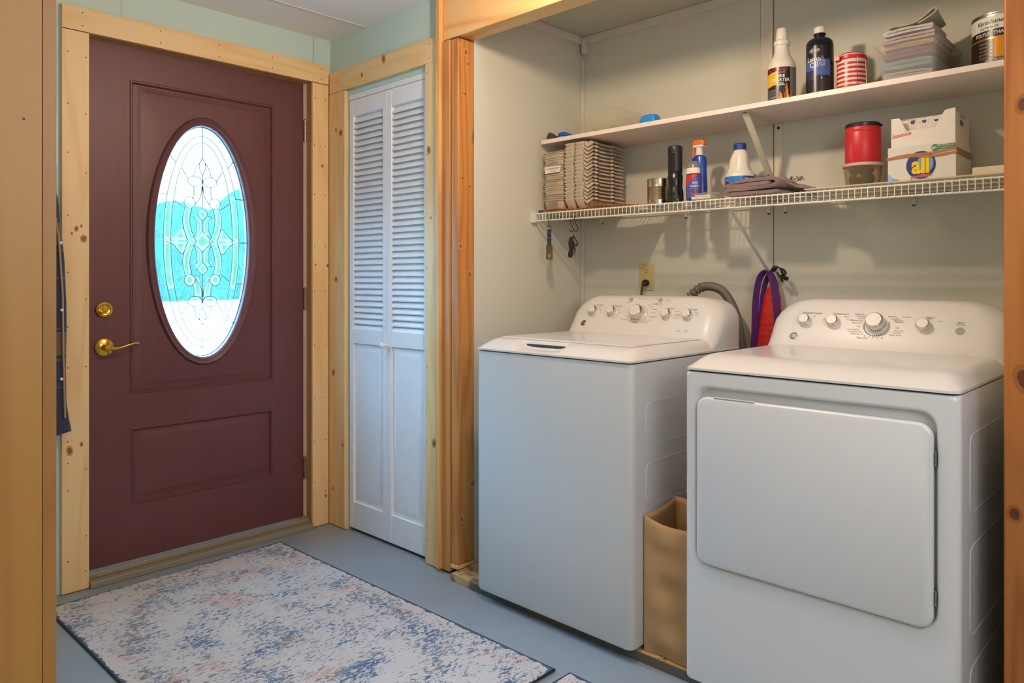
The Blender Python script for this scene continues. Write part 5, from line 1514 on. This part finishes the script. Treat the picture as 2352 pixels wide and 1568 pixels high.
# detergent box (bottom) and dryer sheet box (top)
def quadp(mb, pts, mi=0): mb.add(pts, [tuple(range(len(pts)))], mi)
def bx(name, x0, x1, y0, y1, z0, z1): return (lambda u, v, l=.0006: (x0-l, (y0+y1)/2 - u, z0 + v))
BW = dict(x0=.515, x1=.690, y0=-2.508, y1=-2.322)
t = thing('detergent_box', (.60, -2.415, Z2), 'white laundry detergent box with blue round emblem and rubber band on the wire shelf', 'box')
m = MB(); m.box(.515, .690, -2.508, -2.322, Z2+.0005, Z2+.113)
build('carton', m, plain('glossy_white_card', srgb(222, 216, 206), .25, coat=.3), t, bevel=.0015)
m = MB(); F = bx('', .515, .69, -2.508, -2.322, Z2, 0)
def circ(u0, v0, ru, rv, mi, l=.0008, n=36): quadp(m, [F(u0+ru*math.cos(2*PI*j/n), v0+rv*math.sin(2*PI*j/n), l) for j in range(n)], mi)
circ(0, .052, .0405, .042, 1); circ(.012, .056, .022, .028, 2, .0011)
for dx_, l_ in ((.0016, .0013), (0, .0016)):
    add_text(m, 'all', .072, lambda u, v: F(u+dx_*.6, .0505+v-dx_*.6, l_), 0 if False else (5 if dx_ else 3), bold=.035, xs=.80)
add_text(m, 'stainlifters', .014, lambda u, v: F(u, .019+v+u*.06, .0019), 4, bold=.02, shear=.3)
add_text(m, 'free', .0155, lambda u, v: F(u-.019, .0070+v, .0012), 5, shear=.25); add_text(m, 'clear', .0155, lambda u, v: F(u+.021, .0070+v, .0012), 5, shear=.25)
quadp(m, [F(-.0925, .002), F(-.060, .002), F(-.064, .012), F(-.078, .020), F(-.0925, .034)], 6)
add_text(m, 'Tough', .0075, lambda u, v: F(u-.070, .0125+v, .0012), 5); add_text(m, 'on stains', .0068, lambda u, v: F(u-.068, .005+v, .0012), 5)
quadp(m, [F(.038, .0925), F(.0925, .094), F(.0925, .108), F(.038, .107)], 7)
circ(.038, .0995, .010, .0105, 7, .0009); add_text(m, '#1', .0135, lambda u, v: F(u+.037, .0995+v, .0013), 0, bold=.02)
add_text(m, 'RECOMMENDED', .0062, lambda u, v: F(u+.068, .1035+v, .0012), 0); add_text(m, 'BY DERMATOLOGISTS', .0042, lambda u, v: F(u+.068, .0975+v, .0012), 0)
build('box_print', m, [lab_white, lab_navy, plain('label_sky', srgb(120, 160, 200), .3), plain('lettering_yellow', srgb(240, 200, 20), .3), plain('lettering_salmon', srgb(220, 120, 110), .4), plain('lettering_navy', srgb(30, 44, 96), .4), plain('label_pale_blue', srgb(150, 190, 226), .3), plain('label_green', srgb(30, 120, 60), .35)], t, smooth=0, recalc=False)
m = MB()
def rbp(sh, hh):
    P = []
    for u in [i/16 for i in range(17)]:
        P.append((.5135, -2.3210-.188*u, Z2+.078+.012*min(1, u*1.3)*sh+.003*math.sin(u*7)))
    for u in [i/4 for i in range(5)]: P.append((.5135+.178*u, -2.5095, P[-1][2]))
    for u in [i/4 for i in range(5)]: P.append((.6915, -2.5095+.189*u, Z2+.085))
    for u in [i/4 for i in range(5)]: P.append((.6915-.178*u, -2.3205, Z2+.080))
    return P
for sh_, hh, off_ in ((1, .0033, .0), (.1, .0033, .0009)):
    P = rbp(sh_, hh); n = len(P)
    vs = [(x, y, z-hh) for x, y, z in P] + [(x, y, z+hh) for x, y, z in P]
    vs = [(x, y, z) for x, y, z in vs]
    o4 = [(x+(-.0008-off_ if x < .52 else .0008+off_ if x > .69 else 0), y+(-.0008-off_ if y < -2.509 else (.0008+off_ if y > -2.322 else 0)), z) for x, y, z in vs]
    m.add(o4, [(i, (i+1) % n, (i+1) % n+n, i+n) for i in range(n)])
rb = build('rubber_band', m, plain('tan_rubber', srgb(170, 110, 46), .6), None, smooth=40, recalc=True, origin=(.6, -2.415, Z2+.08)); tag(rb, 'wide tan rubber band stretched around the detergent box', 'rubber band')

Z4 = Z2+.1137
t = thing('dryer_sheet_box', (.60, -2.415, Z4), 'white dryer sheet box with torn front lying on top of the detergent box', 'box')
X0b, X1b, Y0b, Y1b, H = .530, .690, -2.503, -2.328, .098
m = MB()
# carton with a cut-away front top: side, back, bottom walls, inner back panel
th = .0012
m.box(X0b, X1b, Y0b, Y1b, Z4+.0004, Z4+.0016); m.box(X1b-th, X1b, Y0b, Y1b, Z4+.0016, Z4+H-.006)
m.box(X0b+.001, X1b-th, Y0b, Y0b+th, Z4+.0016, Z4+H-.008); m.box(X0b+.001, X1b-th, Y1b-th, Y1b, Z4+.0016, Z4+H-.008)
m.box(X0b+.03, X1b-th, Y0b+th, Y1b-th, Z4+H-.0095, Z4+H-.008)
G = lambda u, v, l=0: (X0b-l, (Y0b+Y1b)/2-u, Z4+v)
out = [(-.0875, .0005), (.0875, .0005), (.0875, .100), (.060, .097), (.034, .048), (-.044, .048), (-.064, .090), (-.0875, .091)]
m.prism(out, lambda u, v, t_: G(u, v, th*t_), 0)
m.prism([(-.080, .048), (.080, .048), (.076, .092), (-.076, .086)], lambda u, v, t_: (X0b+.030+.001*t_-(.092-v)*.3, (Y0b+Y1b)/2-u, Z4+v), 0)
build('carton', m, plain('matt_white_card', srgb(226, 218, 204), .5), t, smooth=0)
m = MB()
add_text(m, 'bounce', .018, lambda u, v: G(u-.058, .038+v+u*.12, .0022), 0, bold=.03, shear=.15)
Gi = lambda u, v: (X0b+.030-.0015-(.092-v)*.3, (Y0b+Y1b)/2-u, Z4+v)
for k, (hh) in enumerate((.009, .006, .0035)):
    u0 = -.034+.032*k
    m.tube([Gi(u0+.0125*math.cos(2*PI*j/24), .076+.0125*math.sin(2*PI*j/24)) for j in range(24)], .0003, 4, 3, closed=True)
    quadp(m, [Gi(u0-.006, .074+hh), Gi(u0+.006, .074+hh+.001), Gi(u0+.0055, .073), Gi(u0, .071), Gi(u0-.005, .073)], 1)
    add_text(m, 'small load' if k == 0 else 'large load', .0045, lambda u, v: Gi(u+u0, .058+v), 3)
S = lambda u, v: (X0b+.02+u, Y0b-.0007, Z4+v)
quadp(m, [S(.03, .055), S(.07, .055), S(.07, .072), S(.03, .072)], 2); add_text(m, 'bounce', .02, lambda u, v: S(u+.06, .085+v-.0), 0)
build('box_print', m, [plain('lettering_coral', srgb(226, 110, 96), .4), plain('violet_print', srgb(70, 40, 130), .4), plain('slate_print', srgb(90, 110, 150), .4), plain('faint_print', srgb(190, 170, 160), .5)], t, smooth=0, recalc=False)

# little wrapped package at the right
m = MB(); m.box(.545, .625, -2.628, -2.542, Z2+.0005, Z2+.034)
o = build('wrapped_package', m, plain('shrink_wrap_white', srgb(222, 208, 176), .22, bump=.4, bscale=40, coat=.6), None, bevel=.003, origin=(.585, -2.585, Z2)); tag(o, 'small cream plastic-wrapped package at the right end of the wire shelf', 'package')
m = MB(); m.add([(.5450-.0012, -2.545, Z2+.028), (.5450-.0012, -2.560, Z2+.020), (.5450-.0012, -2.575, Z2+.026)], [(0,1,2)]); 

# ---------- hanging things under the wire shelf
m0 = plain('brass_brown_metal', srgb(120, 104, 74), .35, .8)
t = thing('bottle_opener_fob', (.410, -1.026, 1.24), 'navy webbing strap with metal bottle opener hanging at the left end of the wire shelf', 'key fob')
m = MB(); m.tube([(.410+.004*math.cos(a), -1.026+.0055*math.sin(a*1)*0, 1.404+.008*math.sin(a)) if False else (.4105+.0055*math.cos(a), -1.026, 1.4005+.0085*math.sin(a)) for a in [2*PI*j/16 for j in range(16)]], .0016, 6, closed=True)
m.lathe([(.003, 1.378), (.0045, 1.384), (.0035, 1.3925)], .4105, -1.026, 12)
m.tube([(.4105, -1.014, 1.376), (.4105, -1.038, 1.376), (.4105, -1.038, 1.364), (.4105, -1.014, 1.364)], .0016, 6, closed=True)
build('snap_hook', m, m0, t, smooth=50)
m = MB(); m.box(.4092, .4118, -1.0365, -1.0155, 1.296, 1.3665); 
for z in (1.348, 1.330, 1.310): m.box(.4089, .4121, -1.0366, -1.0154, z, z+.0015, 1)
build('strap', m, [plain('navy_webbing', srgb(36, 50, 74), .85), lab_grey], t, smooth=0)
m = MB(); 
def opr(y0, y1, z0, z1, r, x): return [(x, p[0], p[1]) for p in rrect(y0, y1, z0, z1, r, 0, 4)]
m.loft([opr(-1.0425, -1.0095, 1.238, 1.299, .006, .4085), opr(-1.0425, -1.0095, 1.238, 1.299, .006, .4125), opr(-1.035, -1.017, 1.247, 1.262, .006, .4125), opr(-1.035, -1.017, 1.247, 1.262, .006, .4085), opr(-1.0425, -1.0095, 1.238, 1.299, .006, .4085)], cap0=False, cap1=False)
build('opener', m, m0, t, smooth=35)
bwire = plain('black_hook_wire', srgb(30, 26, 24), .4, .6)
def shook(x, y, rot, label):
    t_ = thing('s_hook', (x, y, 1.404), label, 'hook', 'black S hooks under the wire shelf')
    P = []
    for a in range(-60, 190, 20): P.append((.007*math.cos(math.radians(a)), .0125 - .009 + .007*math.sin(math.radians(a))))
    m_ = MB()
    pts_ = [(0.006, -.010), (.0068, .000), (.004, .0062), (-.001, .0072), (-.005, .004), (-.005, -.004), (-.001, -.018), (.006, -.032), (.010, -.042), (.008, -.051), (.001, -.054), (-.006, -.050), (-.008, -.043)]
    m_.tube([(x+u*math.sin(rot), y-u*math.cos(rot), 1.4035+v) for u, v in smoothc(pts_, 4)], .0014, 6)
    o_ = build('s_hook', m_, bwire, None, smooth=60, origin=(x, y, 1.40)); bpy.data.objects.remove(t_)
    return tag(o_, label, 'hook', 'black S hooks under the wire shelf')
shook(.410, -1.145, 0.1, 'left black wire S hook holding the keys')
shook(.410, -1.168, 1.0, 'right black wire S hook, empty, beside the keys')
t = thing('key_ring', (.410, -1.152, 1.24), 'car keys and black tag hanging from the left S hook', 'keys')
m = MB(); m.tube([(.410+.003*math.cos(a), -1.152+.0085*math.cos(a), 1.3485-.001+.0085*math.sin(a)-.0085) for a in [2*PI*j/20 for j in range(20)]], .0008, 5, closed=True)
build('ring', m, steel, t, smooth=60)
def slab_h(name, yz, x0, x1, mat, bev=.0015):
    m_ = MB(); m_.prism(yz, lambda u, v, t_: (x0+(x1-x0)*t_, u, v)); return build(name, m_, mat, t, bevel=bev, smooth=40)
blkp = plain('black_key_plastic', srgb(28, 24, 28), .35)
slab_h('car_key_fob', [(-1.150, 1.330), (-1.139, 1.322), (-1.135, 1.300), (-1.140, 1.276), (-1.150, 1.270), (-1.158, 1.278), (-1.159, 1.305)], .402, .412, blkp)
slab_h('second_fob', [(-1.138, 1.282), (-1.128, 1.270), (-1.124, 1.254), (-1.130, 1.243), (-1.142, 1.246), (-1.150, 1.262), (-1.148, 1.278)], .4125, .421, blkp)
m = MB(); P4 = [(-1.162, 1.334), (-1.186, 1.300), (-1.176, 1.286), (-1.154, 1.318)]; P5 = [(-1.163, 1.326), (-1.180, 1.302), (-1.174, 1.293), (-1.159, 1.316)]
m.loft([[(.404, *p) for p in P4], [(.407, *p) for p in P4], [(.407, *p) for p in P5], [(.404, *p) for p in P5], [(.404, *p) for p in P4]], cap0=False, cap1=False)
m.add([(.4055, *p) for p in P5], [(0, 1, 2, 3)], 1)
build('framed_tag', m, [blkp, lab_grey], t, smooth=0)
slab_h('key', [(-1.160, 1.322), (-1.157, 1.300), (-1.156, 1.275), (-1.160, 1.240), (-1.164, 1.262), (-1.167, 1.276), (-1.162, 1.292), (-1.163, 1.318)], .4135, .4150, plain('copper_key', srgb(150, 96, 92), .35, .8), .0005)

# outlet, plug and cord
t = thing('wall_outlet', (.7545, -1.284, 1.166), 'cream duplex outlet plate on the alcove back wall above the washer', 'outlet')
cream = plain('ivory_plate', srgb(206, 184, 128), .4)
m = MB(); m.box(.7505, .7548, -1.3195, -1.2475, 1.108, 1.2235); build('cover_plate', m, cream, t, bevel=.0025)
for z in (1.192, 1.140):
    m = MB(); m.loft([[(x, -1.2835+.0165*math.cos(2*PI*j/24), z+max(-.0125, min(.0125, .0165*math.sin(2*PI*j/24)))) for j in range(24)] for x in (.7506, .7492)])
    for dy in (-.0065, .0065): m.box(.7488, .7493, -1.2835+dy-.001, -1.2835+dy+.001, z-.001, z+.007, 1)
    m.box(.7488, .7493, -1.286, -1.281, z-.009, z-.0045, 1)
    build('receptacle', m, [cream, dark], t, smooth=35)
m = MB(); rings = [[(x, -1.2835+w*math.cos(2*PI*j/16), 1.140+dz+hh*math.sin(2*PI*j/16)) for j in range(16)] for x, w, hh, dz in ((.7486, .016, .014, 0), (.742, .0165, .015, 0), (.733, .013, .013, -.002), (.727, .008, .010, -.006), (.722, .005, .005, -.010))]
m.loft(rings)
m.tube(catmull([(.724, -1.2835, 1.132), (.715, -1.285, 1.115), (.708, -1.286, 1.09), (.700, -1.288, 1.05), (.690, -1.29, .98), (.685, -1.30, .90)], 6), .0045, 10)
o = build('power_plug', m, plain('black_cord', srgb(26, 24, 24), .45), None, smooth=50, origin=(.735, -1.2835, 1.14)); tag(o, 'black power plug and cord in the lower socket of the cream outlet', 'plug')

# red bag with purple strap and black clip, hung low on the wall brace
t = thing('red_bag', (.70, -1.86, .80), 'red fabric bag hanging by a purple strap behind the dryer', 'bag')
redf = NT('red_nylon'); c = redf.coord(); redf.set(col=redf.mix(redf.noise(c, 18, 3), srgb(206, 44, 32), srgb(176, 30, 26)), rough=.55)
redf.bump(redf.noise(t and redf.coord((8, 8, 30)), 1.0, 3, .5, 1.0), .8, .008)
m = MB(); rings = []
for z, w, d, yc in ((.70, .058, .018, -1.850), (.80, .056, .020, -1.851), (.90, .050, .020, -1.853), (.98, .043, .019, -1.857), (1.04, .037, .017, -1.860), (1.09, .030, .015, -1.863), (1.115, .022, .013, -1.864), (1.13, .010, .009, -1.866)):
    rings.append([(.708 + d*math.cos(2*PI*j/28), yc + w*math.sin(2*PI*j/28) + .002*math.sin(j*2+z*50), z) for j in range(28)])
m.loft(rings); build('bag_body', m, redf.m, t, smooth=60)
purp = plain('purple_webbing', srgb(84, 34, 106), .7)
m = MB()
def strap(P, w, th=.0022):
    Q = catmull(P, 8); rr_ = []
    for i, p in enumerate(Q):
        a = Q[max(0, i-1)]; b = Q[min(len(Q)-1, i+1)]; tt = (b-a).normalized(); side = Vector((.86, -.5, 0)); side = (side - tt*side.dot(tt)).normalized() ; nn_ = tt.cross(side)
        rr_.append([tuple(p + side*sx*w + nn_*sy*th) for sx, sy in ((-1, -1), (1, -1), (1, 1), (-1, 1))])
    m.loft(rr_)
strap([(.690, -1.800, .80), (.690, -1.803, .95), (.690, -1.808, 1.08), (.690, -1.822, 1.155), (.690, -1.845, 1.185), (.688, -1.862, 1.178), (.684, -1.880, 1.13), (.682, -1.892, 1.05), (.680, -1.897, .95), (.680, -1.895, .80)], .013)
strap([(.712, -1.812, .80), (.712, -1.816, .98), (.712, -1.826, 1.10), (.712, -1.845, 1.165), (.710, -1.864, 1.165), (.707, -1.88, 1.10), (.705, -1.885, .95)], .010)
build('strap', m, purp, t, smooth=50)
m = MB(); rnd = random.Random(2)
m.tube(catmull([(.70, -1.868, 1.186), (.695, -1.885, 1.199), (.69, -1.905, 1.192), (.685, -1.922, 1.172)], 6), [.006+.004*math.sin(i*.5) for i in range(19)], 10)
m.tube([(.694, -1.905, 1.165), (.684, -1.931, 1.156)], .0075, 10, 0); m.tube(catmull([(.69, -1.89, 1.18), (.685, -1.903, 1.163), (.69, -1.910, 1.148), (.70, -1.905, 1.150)], 4), .004, 8)
build('black_clip', m, blkp, t, smooth=50)
m = MB(); m.tube(catmull([(.735, -1.862, 1.192), (.72, -1.862, 1.190), (.71, -1.861, 1.1865), (.70, -1.861, 1.192)], 4), .003, 8); m.box(.735, .7545, -1.866, -1.858, 1.180, 1.205)
o = build('wall_hook', m, plain('cream_hook', srgb(200, 190, 164), .4), None, smooth=50, origin=(.74, -1.862, 1.19)); tag(o, 'small cream hook on the back wall that carries the purple strap', 'hook')

# ---------- left edge: plaid shirt on a hook, wall plate
plaid = NT('plaid_flannel')
tc = plaid.n('ShaderNodeTexCoord'); sp = plaid.n('ShaderNodeSeparateXYZ'); plaid.l(tc.outputs['Object'], sp.inputs[0])
zf = plaid.math('FRACT', plaid.math('DIVIDE', plaid.math('SUBTRACT', sp.outputs[2], .60), .39)); xf = plaid.math('FRACT', plaid.math('DIVIDE', sp.outputs[0], .19))
navy, tan, blk_, gry = srgb(34, 44, 64), srgb(120, 96, 72), srgb(24, 20, 24), srgb(84, 78, 84)
st = [(0, navy), (.10, blk_), (.13, gry), (.16, blk_), (.19, tan), (.40, blk_), (.42, gry), (.44, navy), (.86, blk_), (.88, gry), (.90, navy)]
c1 = plaid.ramp(zf, st, 'CONSTANT'); c2 = plaid.ramp(xf, st, 'CONSTANT')
tw = plaid.noise(plaid.coord((300, 300, 300)), 1.0, 2)
plaid.set(col=plaid.mix(plaid.math('MULTIPLY_ADD', tw, .3, .2), c1, c2), rough=.95, sheen=.3); plaid.bump(tw, .6, .002)
t = thing('plaid_shirt', (-1.30, -.09, .60), 'navy and tan plaid flannel shirt hanging at the left of the door frame', 'shirt')
edge = [(1.50, -1.195), (1.446, -1.176), (1.341, -1.166), (1.218, -1.155), (1.063, -1.149), (.97, -1.148), (.831, -1.151), (.707, -1.149), (.659, -1.142), (.603, -1.133)]
m = MB(); rings = []
for z, xr in edge:
    xr += .014
    w = .26 if z < 1.40 else (.20 if z < 1.47 else .12); ring = []
    N = 40
    for j in range(N):
        a = 2*PI*j/N; x = xr - w/2 + w/2*math.copysign(abs(math.cos(a))**.8, math.cos(a))
        if z < .61: zz = z
        ring.append((x, -.068 + (.026)*math.sin(a) + .006*math.sin(x*60)*abs(math.sin(a)), z - .004*math.sin(x*30)))
    rings.append(ring)
m.loft(rings[::-1]); build('shirt_body', m, plaid.m, t, smooth=60)
m = MB(); m.tube([(-1.38, -.07, 1.44), (-1.43, -.07, 1.36), (-1.45, -.075, 1.2), (-1.46, -.075, .95), (-1.46, -.07, .86)], [.05, .055, .05, .042, .038], 16)
build('sleeve', m, plaid.m, t, smooth=60)
m = MB(); m.tube([(-1.158, -.1075, z_) if False else (x_, -.093, z_) for x_, z_ in ((-1.186, 1.44), (-1.166, 1.30), (-1.154, 1.1), (-1.152, .9), (-1.146, .66))], .0035, 6)
build('button_placket', m, plain('pale_hem', srgb(170, 140, 110), .9), t, smooth=60)
for z_, x_ in ((1.284, -1.160), (1.045, -1.157), (.80, -1.158)):
    m = MB(); rings = [[(x_+r*math.cos(2*PI*j/12), y_, z_+r*math.sin(2*PI*j/12)) for j in range(12)] for r, y_ in ((.0055, -.0955), (.0055, -.0985), (.003, -.100))]
    m.loft(rings); build('button', m, plain('pearl_button', srgb(220, 212, 204), .2), t, smooth=50)
m = MB(); m.box(-1.275, -1.245, -.006, -.0005, 1.50, 1.57); m.tube(catmull([(-1.26, -.004, 1.545), (-1.26, -.03, 1.530), (-1.26, -.06, 1.520), (-1.26, -.075, 1.535), (-1.26, -.078, 1.55)], 4), .004, 8)
o = build('coat_hook', m, bwire, None, smooth=50, origin=(-1.26, -.003, 1.53)); tag(o, 'dark coat hook behind the left jamb carrying the plaid shirt', 'hook')
m = MB(); m.box(-1.225, -1.1465, -.008, -.0005, 1.563, 1.755); 
o = build('wall_plate', m, lab_white, None, bevel=.002, origin=(-1.186, -.001, 1.66)); tag(o, 'white wall plate left of the door casing, mostly hidden by the jamb', 'wall plate')

# ceiling lamp base (out of frame) and outdoors
m = MB(); m.lathe([(.07, CZ-.0005), (.07, CZ-.015), (.05, CZ-.030), (.030, CZ-.045)], -.50, -1.78, 32)
o = build('ceiling_lamp_base', m, white_trim, None, smooth=40, origin=(-.50, -1.78, CZ)); tag(o, 'white ceiling lamp base above the middle of the room', 'lamp')

gr = NT('pale_gravel'); c = gr.coord(); gr.set(col=gr.mix(gr.noise(c, 3, 3), srgb(172, 172, 168), srgb(156, 156, 152)), rough=.95); gr.bump(gr.noise(c, 40, 3), .6, .02)
m = MB()
def gnd(u, v):
    x = -6 + 22*u; y = .16 + 17*v; d = max(0, y-1.5)
    return (x, y, -.12 + min(1.0, d*.165) + .02*math.sin(x*1.3+y))
m.grid(gnd, 30, 40)
o = struct('ground', m, gr.m, 'pale gravel ground sloping up outside the door', smooth=60)
leafm = NT('teal_green_leaves'); c = leafm.coord(); leafm.set(col=leafm.mix(leafm.noise(c, 3.0, 4), (.008, .044, .022), (.003, .024, .017)), rough=.9, spec=0.0)
m = MB()
def hedge(u, v):
    x = .2 + 9.0*u; a = PI*v
    top = 1.32 + .16*math.sin(x*2.1) + .10*math.sin(x*5.3+1)
    bump = .05*math.sin(x*9+a*5)*math.sin(a*7+x*3) + .03*math.sin(x*23+a*11)
    return (x, 8.3 - (.6+bump)*math.cos(a), .80 + (top+.22+bump)*math.sin(a)**.6)
m.grid(hedge, 240, 40)
o = build('hedge_foliage', m, leafm.m, None, smooth=60, recalc=False, origin=(4.6, 8.4, .9))
tag(o, 'blurred teal-green hedge outside, seen through the oval door glass', 'hedge', None, 'stuff')

for o in bpy.data.objects:
    if '_w' in o.keys(): del o['_w']
